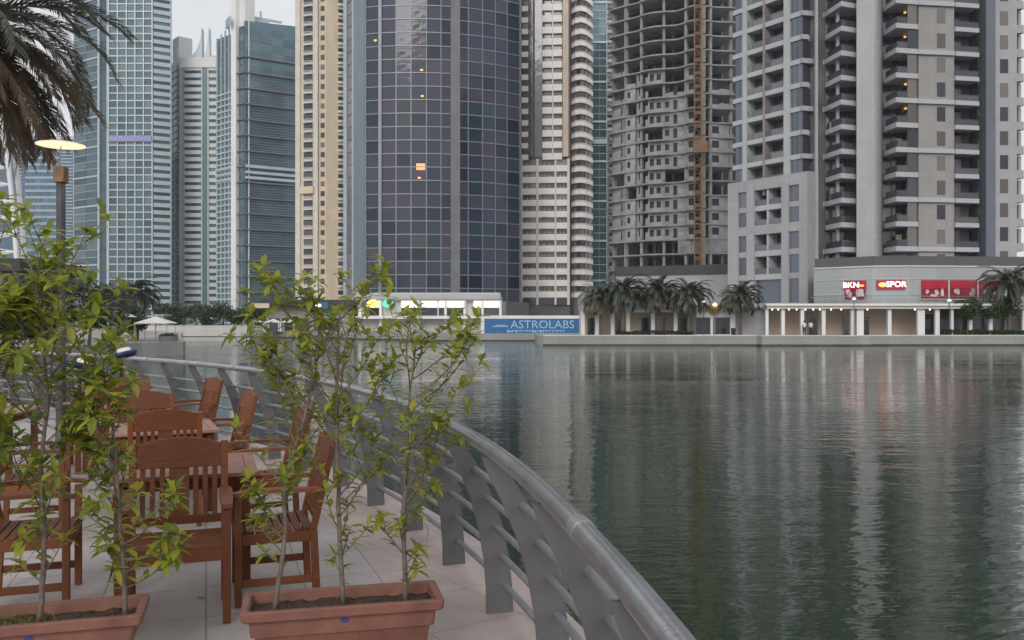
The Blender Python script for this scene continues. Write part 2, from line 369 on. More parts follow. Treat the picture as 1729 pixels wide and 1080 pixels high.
# water
def water_mat():
    m, n, b = _new('marina_water')
    b.inputs['Base Color'].default_value = (.021, .037, .020, 1)
    b.inputs['Roughness'].default_value = .045; b.inputs['IOR'].default_value = 1.5
    tc = n.nodes.new('ShaderNodeTexCoord')
    def layer(scale, st, det, rough=.5, dist=0):
        mp = n.nodes.new('ShaderNodeMapping'); mp.inputs['Scale'].default_value = st; mp.inputs['Rotation'].default_value = (0, 0, R(12))
        no = n.nodes.new('ShaderNodeTexNoise'); no.inputs['Scale'].default_value = scale; no.inputs['Detail'].default_value = det
        no.inputs['Roughness'].default_value = rough; no.inputs['Distortion'].default_value = dist
        n.links.new(tc.outputs['Object'], mp.inputs[0]); n.links.new(mp.outputs[0], no.inputs['Vector']); return no
    a = layer(3.4, (.42, 1, 1), 3, .55, .3); c = layer(.45, (.22, 1, 1), 2); d = layer(.035, (1, 1.6, 1), 3, .6, .8)
    # calm and rippled patches
    mr = n.nodes.new('ShaderNodeMapRange'); mr.inputs[1].default_value = .42; mr.inputs[2].default_value = .68; mr.inputs[3].default_value = .45; mr.inputs[4].default_value = 1.7
    n.links.new(d.outputs['Fac'], mr.inputs[0])
    mu = n.nodes.new('ShaderNodeMath'); mu.operation = 'MULTIPLY'; n.links.new(a.outputs['Fac'], mu.inputs[0]); n.links.new(mr.outputs[0], mu.inputs[1])
    b1 = n.nodes.new('ShaderNodeBump'); b1.inputs['Strength'].default_value = 1; b1.inputs['Distance'].default_value = .019
    b2 = n.nodes.new('ShaderNodeBump'); b2.inputs['Strength'].default_value = 1; b2.inputs['Distance'].default_value = .035
    n.links.new(mu.outputs[0], b1.inputs['Height']); n.links.new(c.outputs['Fac'], b2.inputs['Height'])
    n.links.new(b2.outputs[0], b1.inputs['Normal']); n.links.new(b1.outputs[0], b.inputs['Normal'])
    return m
M['water'] = water_mat()

# ------------------------------------------------------------------ the setting
def rx(Y): return -0.00066382*Y**3-0.02176939*Y**2-0.01917128*Y+0.38948888
PATH = []
y = -1.6
while y < 13.3:
    PATH.append(Vector((rx(y), y, 0))); y += .12
h = math.atan2(PATH[-1].y-PATH[-2].y, PATH[-1].x-PATH[-2].x); p = PATH[-1].copy()
for i in range(100):
    h += .034*.15; p = p+Vector((math.cos(h), math.sin(h), 0))*.15; PATH.append(p.copy())
def path_at(s):
    d = 0
    for a, b in zip(PATH, PATH[1:]):
        l = (b-a).length
        if d+l >= s:
            t = (b-a)/l; q = a+t*(s-d); return q, t, Vector((t.y, -t.x, 0))
        d += l
    t = (PATH[-1]-PATH[-2]).normalized(); return PATH[-1], t, Vector((t.y, -t.x, 0))
PLEN = sum((b-a).length for a, b in zip(PATH, PATH[1:]))
def offset_path(o, ds=.3):
    out = []; s = 0
    while s < PLEN:
        q, t, n = path_at(s); out.append(q+n*o); s += ds
    return out
edge = offset_path(.68, .4)
nearshore = [(v.x, v.y) for v in edge]
shore = nearshore+[(-25, 25.5), (-31, 29), (-33, 36), (-31.5, 50), (-31, 62), (-29, 69.5), (-27.6, 72), (-27.0, 72.9), (-27.3, 74.3), (-29.5, 80), (-38, 102), (-50, 135), (-66, 160),
         (-47, 160), (-30, 142), (-9, 125), (3.2, 125), (3.0, 104), (3.6, 102.6), (6, 102), (28, 101.6), (28.3, 100.6), (40.6, 100.6), (41, 101.8), (140, 104), (3000, 104), (3000, 5000), (-3000, 5000), (-3000, -60), (1.06, -60)]
mb = MB(); mb.prism(shore, -6, -.006); part('ground', mb, M['quay'], kind='structure')
near = [(v.x, v.y) for v in edge]+[(-25, 25.5), (-31, 29), (-33, 36), (-33, 40), (-90, 40), (-90, -30), (1.06, -30)]
mb = MB(); mb.poly([(x, y, 0) for x, y in near]); part('promenade', mb, M['deck'], kind='structure')
far_ = [(-90, 40.01), (-33, 40.01), (-31.5, 50), (-31, 62), (-29, 69.5), (-27.6, 72), (-27.0, 72.9), (-27.3, 74.3), (-29.5, 80), (-38, 102), (-50, 135), (-66, 160), (-47, 160), (-30, 142), (-9, 125), (3.2, 125), (3.0, 104), (3.6, 102.6), (6, 102), (28, 101.6), (28.3, 100.6), (40.6, 100.6), (41, 101.8), (140, 104), (3000, 104), (3000, 5000), (-3000, 5000), (-3000, 40.01)]
mb = MB(); mb.poly([(x, y, 0) for x, y in far_]); part('pavement', mb, M['farpave'], kind='structure')
# border of pink setts beside the railing
mb = MB(); a = offset_path(-.25, .4); b = offset_path(.66, .4)
for i in range(len(a)-1): mb.poly([(a[i].x, a[i].y, .004), (b[i].x, b[i].y, .004), (b[i+1].x, b[i+1].y, .004), (a[i+1].x, a[i+1].y, .004)])
part('paving_border', mb, M['deckedge'], kind='structure')
mb = MB(); mb.poly([(-3000, -3000, -1.09), (3000, -3000, -1.09), (3000, 400, -1.09), (-3000, 400, -1.09)])
part('water', mb, M['water'], kind='structure')
# coping and dark tide line of the far quay
def along(pts, z0, z1, d0, d1, mb):
    for a, b in zip(pts, pts[1:]):
        f = F(a, b); f.box(mb, 0, f.L, z0, z1, d0, d1)
qp = [(3.6, 102.6), (6, 102), (28, 101.6), (28.3, 100.6), (40.6, 100.6), (41, 101.8), (140, 104)]
mb = MB(); along(qp, -.02, .12, -.5, .06, mb); part('quay_coping', mb, M['offwhite'], kind='structure')
mb = MB(); along(qp, -1.3, -.93, .01, .1, mb); along([(-47, 160), (-30, 142), (-9, 125), (3.2, 125)], -1.3, -.93, .01, .1, mb); part('quay_tide_line', mb, M['darkframe'], kind='structure')
mb = MB(); along([(-33, 36), (-31.5, 50), (-31, 62), (-29, 69.5), (-27.6, 72), (-26.4, 72.9), (-25.9, 74.3)][::-1], -.0, .1, -.02, .0, mb)

# ------------------------------------------------------------------ the railing
rail = thing('railing', 'long curved grey metal railing with five thin bars between the terrace and the water', 'railing', (0, 0, 0))
def plate_mb():
    prof = [(.30, 0, .16), (.295, .15, .155), (.28, .32, .15), (.245, .5, .145), (.19, .68, .135), (.115, .85, .12), (.03, 1.0, .10), (-.005, 1.075, .085)]
    mb = MB(); th = .011
    L = [(c-wd/2, z) for c, z, wd in prof]; Rr = [(c+wd/2, z) for c, z, wd in prof]
    n = len(prof)
    for sgn in (-1, 1):
        for (x, z) in L: mb.v.append((x, sgn*th, z))
        for (x, z) in Rr: mb.v.append((x, sgn*th, z))
    for i in range(n-1):
        mb.f.append((i, n+i, n+i+1, i+1)); mb.f.append((2*n+i, 2*n+i+1, 3*n+i+1, 3*n+i))
        mb.f.append((i, i+1, 2*n+i+1, 2*n+i)); mb.f.append((n+i, 3*n+i, 3*n+i+1, n+i+1))
    mb.f.append((n-1, 2*n-1, 4*n-1, 3*n-1)); mb.f.append((0, 2*n, 3*n, n)); mb.m = [0]*len(mb.f)
    return mb
plate_me = plate_mb().mesh('post', M['rail_paint'])
s0 = 0
# a base plate stands at (-.09, 5.17): step the posts from there
best = min(range(int(PLEN*50)), key=lambda i: (path_at(i/50)[0]+path_at(i/50)[2]*.3-Vector((-.09, 5.17, 0))).length)/50
s = best % 1.06
while s < PLEN-.1:
    q, t, n = path_at(s)
    o = link('post', plate_me, rail); o.matrix_local = Matrix(((n.x, t.x, 0, q.x), (n.y, t.y, 0, q.y), (0, 0, 1, .004), (0, 0, 0, 1)))
    s += 1.06
mb = MB(); mb.tube([v+Vector((0, 0, 1.11)) for v in offset_path(0, .25)], .036, 14); part('handrail', mb, M['rail_top'], rail, True)
def cz(z):
    P = [(.30, 0), (.295, .15), (.28, .32), (.245, .5), (.19, .68), (.115, .85), (.03, 1.0)]
    for (a, za), (b, zb) in zip(P, P[1:]):
        if za <= z <= zb: return a+(b-a)*(z-za)/(zb-za)
    return 0
for k in range(1, int(PLEN/3.18)):      # sleeves where the handrail lengths meet
    q, t, n = path_at(best % 1.06+.53+k*3.18)
    mb = MB(); mb.tube([q-t*.035+Vector((0, 0, 1.11)), q+t*.035+Vector((0, 0, 1.11))], .0385, 16); part('sleeve', mb, M['rail_bar'], rail)
for z in (.17, .34, .51, .68, .85):
    mb = MB(); mb.tube([v+Vector((0, 0, z)) for v in offset_path(cz(z)+.03, .25)], .0185, 10); part('bar', mb, M['rail_bar'], rail, True)

# ------------------------------------------------------------------ chairs and tables
def bar(mb, a, b, wx, wy, up=None):
    a = Vector(a); b = Vector(b); d = (b-a); L = d.length; d.normalize()
    x = Vector((1, 0, 0)); y = d.cross(x).normalized(); x = y.cross(d).normalized()
    Mx = Matrix(((x.x, y.x, d.x, a.x), (x.y, y.y, d.y, a.y), (x.z, y.z, d.z, a.z), (0, 0, 0, 1)))
    mb.box(-wx/2, wx/2, -wy/2, wy/2, 0, L, 0, Mx)
def make_chair(label, group):      # faces -y, seat .43
    c = thing('garden_chair', label, 'chair', group=group)
    wd = M['wood']
    for s in (-1, 1):
        mb = MB(); bar(mb, (s*.265, -.225, 0), (s*.265, -.225, .64), .045, .042); part('leg', mb, wd, c, bevel=.004)
        mb = MB(); bar(mb, (s*.262, .235, 0), (s*.262, .215, .43), .042, .045); bar(mb, (s*.262, .215, .43), (s*.262, .335, .955), .042, .038); part('leg', mb, wd, c, bevel=.004)
        mb = MB(); n = 9; pts = []
        for i in range(n):
            t = i/(n-1); pts.append((-.27+t*.54, .655+.012*math.sin(t*math.pi*1.0)-.006*(t < .1), .030+.008*math.sin(t*3)))
        for (y0, z0, w0), (y1, z1, w1) in zip(pts, pts[1:]):
            v = [Vector((s*.265+q*w_, y_, z_+dz)) for (y_, z_, w_) in ((y0, z0, w0), (y1, z1, w1)) for q in (-1, 1) for dz in (0, .024)]
            k = len(mb.v); mb.v += [tuple(x) for x in v]
            for f in ((0, 4, 5, 1), (2, 3, 7, 6), (1, 5, 7, 3), (0, 2, 6, 4)): mb.f.append(tuple(k+i for i in f)); mb.m.append(0)
        mb.f.append((0, 1, 3, 2)); mb.m.append(0); k = len(mb.v)-8; mb.f.append((k+4, k+6, k+7, k+5)); mb.m.append(0)
        part('armrest', mb, wd, c)
    mb = MB()
    for s in (-1, 1): bar(mb, (s*.262, -.203, .13), (s*.262, .21, .13), .022, .045)
    part('stretcher', mb, wd, c, bevel=.003)
    mb = MB()
    mb.box(-.243, .243, -.243, -.218, .355, .425); mb.box(-.24, .24, .2, .222, .36, .42)
    for s in (-1, 1): mb.box(s*.262-.014, s*.262+.014, -.203, .195, .36, .42)
    for i in range(8):
        y0 = -.235+i*.056; mb.box(-.25, .25, y0, y0+.047, .426-.012*math.sin((i+.5)/8*math.pi), .444-.012*math.sin((i+.5)/8*math.pi))
    part('seat', mb, wd, c, bevel=.003)
    mb = MB()
    def yb(z): return .215+(z-.43)*.2286
    n = 13        # crest rail with an arched top
    for i in range(n-1):
        x0 = -.242+.484*i/(n-1); x1 = -.242+.484*(i+1)/(n-1)
        t0 = .945+.040*math.cos(x0/.242*math.pi/2); t1 = .945+.040*math.cos(x1/.242*math.pi/2); zb = .805
        k = len(mb.v)
        for (x, zt) in ((x0, t0), (x1, t1)):
            for z in (zb, zt):
                for dy in (-.013, .013): mb.v.append((x, yb(z)+dy, z))
        for f in ((0, 4, 6, 2), (1, 3, 7, 5), (2, 6, 7, 3), (0, 1, 5, 4)): mb.f.append(tuple(k+j for j in f)); mb.m.append(0)
        if i == 0: mb.f.append((k, k+2, k+3, k+1)); mb.m.append(0)
        if i == n-2: mb.f.append((k+4, k+5, k+7, k+6)); mb.m.append(0)
    mb.box(-.242, .242, yb(.5)-.012, yb(.5)+.012, .475, .525)
    xs = [-.205, -.15, -.095]
    for x in xs+[-q for q in xs]: bar(mb, (x, yb(.52), .52), (x, yb(.81), .81), .030, .014)
    bar(mb, (0, yb(.52), .52), (0, yb(.81), .81), .115, .014)
    part('backrest', mb, wd, c, bevel=.003)
    return c
def make_table(label, group, sx=.9, sy=.9):
    t = thing('garden_table', label, 'table', group=group)
    mb = MB(); n = 9
    for i in range(n):
        w_ = (sy-.14)/n; mb.box(-sx/2+.07, sx/2-.07, -sy/2+.07+i*w_+.002, -sy/2+.07+(i+1)*w_-.003, .707, .728)
    mb.box(-sx/2, sx/2, -sy/2, -sy/2+.068, .704, .731); mb.box(-sx/2, sx/2, sy/2-.068, sy/2, .704, .731)
    mb.box(-sx/2, -sx/2+.068, -sy/2+.0685, sy/2-.0685, .704, .731); mb.box(sx/2-.068, sx/2, -sy/2+.0685, sy/2-.0685, .704, .731)
    part('tabletop', mb, M['woodtop'], t, bevel=.003)
    mb = MB(); a = .08
    mb.box(-sx/2+a, sx/2-a, -sy/2+a, -sy/2+a+.022, .625, .70); mb.box(-sx/2+a, sx/2-a, sy/2-a-.022, sy/2-a, .625, .70)
    mb.box(-sx/2+a, -sx/2+a+.022, -sy/2+a+.023, sy/2-a-.023, .625, .70); mb.box(sx/2-a-.022, sx/2-a, -sy/2+a+.023, sy/2-a-.023, .625, .70)
    part('apron', mb, M['wood'], t)
    for i, j in ((-1, -1), (1, -1), (-1, 1), (1, 1)):
        mb = MB(); x = i*(sx/2-.075); y_ = j*(sy/2-.075); bar(mb, (x, y_, 0), (x, y_, .703), .06, .06); part('leg', mb, M['wood'], t, bevel=.004)
    return t
GC = 'wooden garden chairs on the waterside terrace'; GT = 'wooden garden tables on the waterside terrace'
ch0 = None
def chair(x, y_, face, label):      # face: degrees the chair is turned from facing the camera
    global ch0
    if ch0 is None: ch0 = make_chair(label, GC); ch0.location = (x, y_, .004); ch0.rotation_euler = (0, 0, R(face)); return ch0
    return copy_tree(ch0, (x, y_, .004), R(face), label)
tb0 = None
def table(x, y_, rot, label):
    global tb0
    if tb0 is None: tb0 = make_table(label, GT); tb0.location = (x, y_, .004); tb0.rotation_euler = (0, 0, R(rot)); return tb0
    return copy_tree(tb0, (x, y_, .004), R(rot), label)
chair(-1.93, 5.13, 19, 'nearest wooden garden chair, its slatted back against the first table')
chair(-1.50, 5.60, 19-90, 'wooden garden chair seen side-on between the first table and the right planter')
chair(-2.93, 5.42, 19+90, 'wooden garden chair left of the first table, half hidden by the left shrubs')
table(-2.20, 5.98, 19, 'nearest square wooden garden table, behind the foremost slatted chair')
chair(-2.93, 7.50, 22+180, 'second wooden garden chair back in the row, its arched top rising beyond the first table')
chair(-2.05, 7.30, 24-90, 'wooden garden chair by the railing at the second table, seen edge-on')
chair(-3.85, 7.15, 22+90, 'wooden garden chair at the left side of the second table, its back leaning left')
table(-3.20, 8.15, 24, 'second square wooden garden table, pale corner showing right of the arched chair backs')
chair(-3.60, 8.74, 26, 'third wooden garden chair back in the row, behind the second table')
chair(-2.98, 8.95, 30-90, 'wooden garden chair by the railing with a tall reclined back, at the third table')
table(-4.72, 10.42, 32, 'third square wooden garden table, mostly hidden behind the chair backs')
chair(-4.42, 9.86, 32+180, 'fourth wooden garden chair back in the row, only its top board showing')
chair(-4.05, 11.1, 38-90, 'farthest wooden garden chair beside the railing, small in the gap above the table')
chair(-4.75, 11.08, 34, 'farthest wooden garden chair with its slats against the pale floor behind')
table(-5.5, 12.4, 38, 'fourth and farthest square wooden garden table beyond the chairs')
chair(-5.35, 8.6, 10, 'wooden garden chair at the left edge of the photo')
table(-5.7, 9.6, 10, 'wooden garden table at the far left edge of the photo')

# ------------------------------------------------------------------ planters
def make_planter(label):
    c = thing('planter', label, 'planter', group='terracotta coloured trough planters')
    def ringed(prof, hx0, hy0):      # prof (inset, z) around a rounded rectangle
        mb = MB(); K = 0
        def rect(ins):
            hx, hy, r = hx0-ins, hy0-ins, .022; out = []
            for cx, cy, a0 in ((hx-r, hy-r, 0), (-hx+r, hy-r, 90), (-hx+r, -hy+r, 180), (hx-r, -hy+r, 270)):
                for k in range(4): a_ = R(a0+k*30); out.append((cx+r*math.cos(a_), cy+r*math.sin(a_)))
            return out
        rings = [[(x, y_, z) for x, y_ in rect(i_)] for i_, z in prof]
        n = len(rings[0])
        for r_ in rings: mb.v += r_
        for i in range(len(rings)-1):
            for j in range(n): mb.f.append((i*n+j, i*n+(j+1) % n, (i+1)*n+(j+1) % n, (i+1)*n+j)); mb.m.append(0)
        return mb, n, len(rings)
    mb, n, k = ringed([(.115, .012), (.10, .0), (.105, .0), (.095, .02), (.062, .20), (.058, .205), (.045, .207), (.036, .285), (.03, .29)], .48, .175)
    mb.f.append(tuple(reversed(range(n)))); mb.m.append(0)
    for i in range(66):      # fine vertical ribs on the lower body
        for sgn in (-1, 1):
            x = -.39+i*.012; mb.poly([(x, sgn*(.0795), .02), (x+.005, sgn*(.0825), .02), (x+.005*1.05, sgn*(.1155), .20), (x*1.05, sgn*(.1125), .20)])
    part('body', mb, M['terracotta'], c)
    mb, n, k = ringed([(.034, .286), (.012, .288), (.004, .296), (0, .335), (.004, .34), (.03, .34), (.038, .335), (.046, .28), (.05, .26)], .48, .175)
    part('rim', mb, M['terracotta'], c)
    mb = MB(); nx, ny = 60, 20; r2 = random.Random(3)
    for j in range(ny+1):
        for i in range(nx+1):
            x = -.432+.864*i/nx; y_ = -.127+.254*j/ny
            mb.v.append((x, y_, .29+.022*noise.noise(Vector((x*14, y_*14, 2)))+.008*r2.random()))
    for j in range(ny):
        for i in range(nx): a_ = j*(nx+1)+i; mb.f.append((a_, a_+1, a_+nx+2, a_+nx+1)); mb.m.append(0)
    part('soil', mb, M['soil'], c)
    mb = MB()
    mb.lathe([(.0, .0015), (.018, .0015), (.018, 0)], 20, (0, 0, 0))
    for i, v in enumerate(mb.v): mb.v[i] = (v[0]*1.1, -.1395-v[2], .268+v[1]*.75)
    part('sticker', mb, M['bluelabel'], c)
    return c
pl = make_planter('terracotta coloured trough with three slender shrubs, between the chairs and the railing')
pl.location = (-.832, 4.385, .004); pl.rotation_euler = (0, 0, R(13))
pl2 = copy_tree(pl, (-2.215, 4.13, .004), R(16.5), 'terracotta coloured trough cut by the lower left corner, holding the densest shrubs')

def leaf(mb, p, d, up, L, Wd, curl=.25):
    d = d.normalized(); s_ = d.cross(up)
    if s_.length < .05: s_ = d.cross(Vector((1, 0, 0)))
    s_.normalize(); u = s_.cross(d).normalized()
    def c(t): return p+d*(L*t)-u*(curl*L*t*t)+u*(.0)
    def e(t, k, w_): return c(t)+s_*(k*w_*Wd)+u*(.22*w_*Wd)
    V_ = [c(0), c(.3), c(.68), c(1), e(.3, 1, .45), e(.68, 1, .4), e(.3, -1, .45), e(.68, -1, .4)]
    n = len(mb.v); mb.v += [tuple(v) for v in V_]
    for f in ((0, 4, 1), (0, 1, 6), (1, 4, 5, 2), (1, 2, 7, 6), (2, 5, 3), (2, 3, 7)): mb.f.append(tuple(n+i for i in f)); mb.m.append(0)
def shrub(label, base, way, seed, spread, nb, lo=.12, dens=1.0, lsize=.1, side=None, group='slender leafy shrubs in the trough planters', olds=3, low=0):
    """way: stem points in metres from the base"""
    r = random.Random(seed); base = Vector(base)
    t = thing('potted_shrub', label, 'shrub', base, 0, group)
    st = MB(); lf = MB(); od = MB(); up = Vector((0, 0, 1))
    pts = [Vector(p_) for p_ in way]
    fine = []
    for a_, b_ in zip(pts, pts[1:]):
        for k in range(6): fine.append(a_.lerp(b_, k/6)+Vector((r.uniform(-.004, .004), r.uniform(-.004, .004), 0)))
    fine.append(pts[-1]); H = fine[-1].z
    st.tube(fine, [.0135*(1-.72*i/(len(fine)-1)) for i in range(len(fine))], 7)
    def onstem(z):
        for a_, b_ in zip(fine, fine[1:]):
            if a_.z <= z <= b_.z: return a_.lerp(b_, (z-a_.z)/max(1e-6, b_.z-a_.z))
        return fine[-1]
    def rosette(p_, d_, n, sc_=1):
        for k in range(n):
            az = 2*math.pi*(k+r.random()*.6)/n; el = r.uniform(-.25, .95)
            x = d_.cross(Vector((.3, .9, .1))).normalized(); y_ = d_.cross(x)
            v = (x*math.cos(az)+y_*math.sin(az))*math.cos(el)+d_*math.sin(el)
            leaf(lf, p_, v, up, lsize*sc_*r.uniform(.75, 1.25), lsize*sc_*r.uniform(.36, .5), r.uniform(.1, .45))
    def twig(p_, d_, L, rad, lev):
        q = [p_]; d_ = d_.normalized(); v = d_.copy()
        n = 5
        for i in range(n):
            v = (v+Vector((r.uniform(-.16, .16), r.uniform(-.16, .16), r.uniform(-.02, .2)))).normalized(); q.append(q[-1]+v*(L/n))
        st.tube(q, [rad*(1-.6*i/n) for i in range(n+1)], 5, cap=False)
        m = int(L/.038*dens)
        for i in range(m):
            s_ = .22+.78*(i+r.random()*.5)/max(1, m); k = min(n-1, int(s_*n)); pp = q[k].lerp(q[k+1], s_*n-k)
            az = r.uniform(0, 6.28); v2 = v*.55+Vector((math.cos(az), math.sin(az), r.uniform(-.25, .55)))
            leaf(lf, pp, v2, up, lsize*r.uniform(.65, 1.2), lsize*r.uniform(.33, .47), r.uniform(.05, .6))
        rosette(q[-1], v, r.choice((5, 6, 7)), 1.0)
        if lev and L > .2:
            for _ in range(r.choice((1, 2))):
                k = r.randint(2, 4); az = r.uniform(0, 6.28)
                twig(q[k], v+Vector((math.cos(az), math.sin(az), .3))*.9, L*r.uniform(.4, .6), rad*.6, 0)
    for i in range(nb):
        z = H*(lo+(1-lo)*(i+.5*r.random())/nb); p_ = onstem(z); az = r.uniform(0, 6.283) if side is None or r.random() > .45 else r.gauss(side, .6)
        f = z/H; L = spread*(.55+.75*math.sin(min(1, f*1.05)*math.pi*.72))*r.uniform(.5, 1.15)
        if f < .3: L *= .6
        if side is not None and abs(side) > 2 and abs(az-side) > 1.6: L *= .6
        twig(p_, Vector((math.cos(az), math.sin(az)*.8, r.uniform(.45, 1.3))), L, .0045, 1)
    rosette(fine[-1], up, 8, 1.1)
    for i in range(low): twig(onstem(H*(.12+.3*i/max(1, low))), Vector((1, r.uniform(-.5, .2), r.uniform(.1, .6))), spread*r.uniform(.8, 1.3), .004, 1)
    for i in range(int(H*11*dens)):
        z = H*r.uniform(lo*.7, 1); az = r.uniform(0, 6.28); leaf(lf, onstem(z), Vector((math.cos(az), math.sin(az), r.uniform(0, .8))), up, lsize*r.uniform(.6, 1), lsize*.36, .3)
    for i in range(olds):
        z = H*r.uniform(.2, .9); az = r.uniform(0, 6.28); o_ = Vector((math.cos(az), math.sin(az)*.5, 0))*spread*r.uniform(.1, .6)
        p_ = onstem(z)+o_; leaf(od, p_, Vector((o_.x, o_.y, -1.2)), Vector((1, 0, 0)), lsize*1.05, lsize*.4, .2)
        st.tube([onstem(z-.05), onstem(z-.05).lerp(p_, .6)+Vector((0, 0, .05)), p_], .0018, 4, cap=False)
    part('stem', st, M['twig'], t, True); part('foliage', lf, M['leaf'], t)
    if olds: part('withered_leaves', od, M['leaf_old'], t)
    return t
zs = .29
shrub('shrub at the left end of the right trough, its bare lower stem leaning right', (-1.155, 4.31, zs), [(0, 0, 0), (.05, 0, .30), (.05, .02, .62), (.13, .02, .9), (.20, .02, 1.15), (.22, .03, 1.42)], 11, .36, 23, .16, 1.35, .074, side=2.9)
shrub('shrub in the middle of the right trough with a straight brown stem and two forks', (-.835, 4.385, zs), [(0, 0, 0), (-.02, .01, .5), (-.035, .01, .9), (-.03, .02, 1.2), (-.02, .03, 1.46)], 23, .36, 24, .1, 1.35, .073)
shrub('shrub at the right end of the right trough, in front of the railing posts', (-.535, 4.455, zs), [(0, 0, 0), (-.01, .0, .45), (.005, .02, .8), (.02, .02, 1.05), (.05, .03, 1.30)], 37, .37, 24, .05, 1.35, .073, side=.2)
shrub('shrub at the right end of the left trough, low branches reaching toward the front chair', (-1.84, 4.235, zs), [(0, 0, 0), (-.02, .0, .35), (-.05, 0, .75), (-.08, .02, 1.0), (-.12, .02, 1.15)], 41, .29, 25, .1, 1.15, .088, side=3.0, low=5)
shrub('shrub in the middle of the left trough with a thick pale stem', (-2.19, 4.12, zs), [(0, 0, 0), (.02, .0, .35), (0, .01, .75), (.03, .02, 1.05), (.0, .02, 1.38), (-.02, .02, 1.6)], 55, .38, 38, .12, 1.15, .088)
shrub('shrub rising through the left edge of the photo from the left trough', (-2.54, 4.02, zs), [(0, 0, 0), (.03, .0, .5), (.06, 0, .95), (.10, .02, 1.15), (.12, .02, 1.3)], 67, .38, 34, .1, 1.15, .088)

for i, (x, y_, a_, lb) in enumerate(((-1.93, 5.42, .6, 'small dry brown leaf lying on the paving under the nearest chair'), (-.68, 4.95, 2.1, 'curled dry leaf on the paving behind the right trough'), (-.02, 4.15, 4.0, 'dry leaf on the pink paving at the foot of the railing posts'))):
    lf = MB(); leaf(lf, Vector((0, 0, .006)), Vector((math.cos(a_), math.sin(a_), .12)), Vector((0, 0, 1)), .07, .03, .35); part('fallen_leaf', lf, M['leaf_old'] if i else M['bark'], None, label=lb, cat='leaf', group='dry leaves fallen on the paving', loc=(x, y_, .004))
lf = MB(); r = random.Random(9)
for i in range(170):      # weeds sprouting in the left trough
    x = r.gauss(-.12, .1); lf_p = Vector((x, r.uniform(-.1, .1), .295)); leaf(lf, lf_p, Vector((r.gauss(0, .5), r.gauss(0, .5), 1)), Vector((1, 0, 0)), r.uniform(.02, .06), .007, .3)
part('weeds', lf, M['leaf'], None, label='thin green weeds sprouting from the soil of the left trough', cat='weeds', kind='stuff', loc=(-2.215, 4.13, .004), rz=R(16.5))

# ------------------------------------------------------------------ palms, lamp, trees
def frond(ra, lf, az, el, L, droop, npair, ll, lw, r, hang=.35, seg=1):
    hd = Vector((math.cos(az), math.sin(az), 0)); side = Vector((-math.sin(az), math.cos(az), 0)); side0 = side
    pts = []; p_ = Vector((0, 0, 0))+hd*.12; e_ = el; n = 14
    for i in range(n+1):
        pts.append(p_.copy()); e_ -= droop/n*(.5+i/n); p_ = p_+(hd*math.cos(e_)+Vector((0, 0, 1))*math.sin(e_)+side*.05*math.sin(az*3))*(L/n)
    ra.tube(pts, [.018*(L/2.8)*(1-.85*i/n)+.002 for i in range(n+1)], 5, cap=False)
    for i in range(npair):
        s_ = .14+.86*(i/(npair-1)); k = min(n-1, int(s_*n)); q = pts[k].lerp(pts[k+1], s_*n-k); tg = (pts[k+1]-pts[k]).normalized()
        upv = side.cross(tg).normalized()*-1
        if upv.z < 0: upv = -upv
        l_ = ll*(.55+.6*math.sin(min(1, s_*1.15)*math.pi*.85))*r.uniform(.8, 1.1)
        for sg in (-1, 1):
            d = (tg*(.75+.5*s_)+side*sg*r.uniform(.7, 1.0)+upv*r.uniform(.05, .45)).normalized()
            d2 = (d+Vector((0, 0, -1))*hang*r.uniform(.6, 1.5)).normalized()
            wv = d.cross(upv).normalized()*lw*.5+upv*lw*.15
            a = q; m_ = q+d*l_*.5; e2 = m_+d2*l_*.5
            kx = len(lf.v); lf.v += [tuple(a-wv*.4), tuple(a+wv*.4), tuple(m_+wv), tuple(m_-wv), tuple(e2)]
            lf.f += [(kx, kx+1, kx+2, kx+3), (kx+3, kx+2, kx+4)]; lf.m += [0, 0]
def palm(label, loc, H, L, nf, npair, ll, lw, seed, matg, tr=.17, group=None, dead=8, az_bias=None, rz=0):
    r = random.Random(seed); t = thing('date_palm', label, 'palm tree', loc, rz, group)
    mb = MB(); prof = []; k = int(H/.09)
    for i in range(k+1):
        z = H*i/k; prof.append((tr*(1.15-.25*i/k)+(.022 if i % 2 else 0), z))
    prof += [(tr*1.5, H+.1), (tr*1.2, H+.35), (.02, H+.55)]
    mb.lathe(prof, 12); part('trunk', mb, M['bark'], t)
    ra = MB(); lf = MB(); rd = MB(); ld = MB()
    for i in range(nf):
        f = i/nf; az = i*2.39996+r.uniform(-.2, .2); el = R(78-88*f**.8+r.uniform(-7, 7))
        frond(ra, lf, az, el, L*r.uniform(.85, 1.08), R(75+35*r.random()), npair, ll, lw, r)
    for i in range(dead):
        az = i*2.39996+r.uniform(-.3, .3); frond(rd, ld, az, R(-2-50*r.random()), L*r.uniform(.75, .95), R(45), npair, ll, lw, r, .8)
    off = Vector((0, 0, H+.3))
    for q in (ra, lf, rd, ld): q.v = [tuple(Vector(v)+off) for v in q.v]
    c = part('crown', lf, matg, t); part('frond_stem', ra, M['twig'], c)
    if dead:
        o = part('dry_fronds', ld, M['palm_dead'], t); part('frond_stem', rd, M['twig'], o)
    return t
palm('near date palm whose grey-green and brown fronds hang into the upper left corner', (-8.85, 14.0, 0), 6.05, 2.65, 60, 84, .40, .022, 5, M['palm'], .24, dead=40)

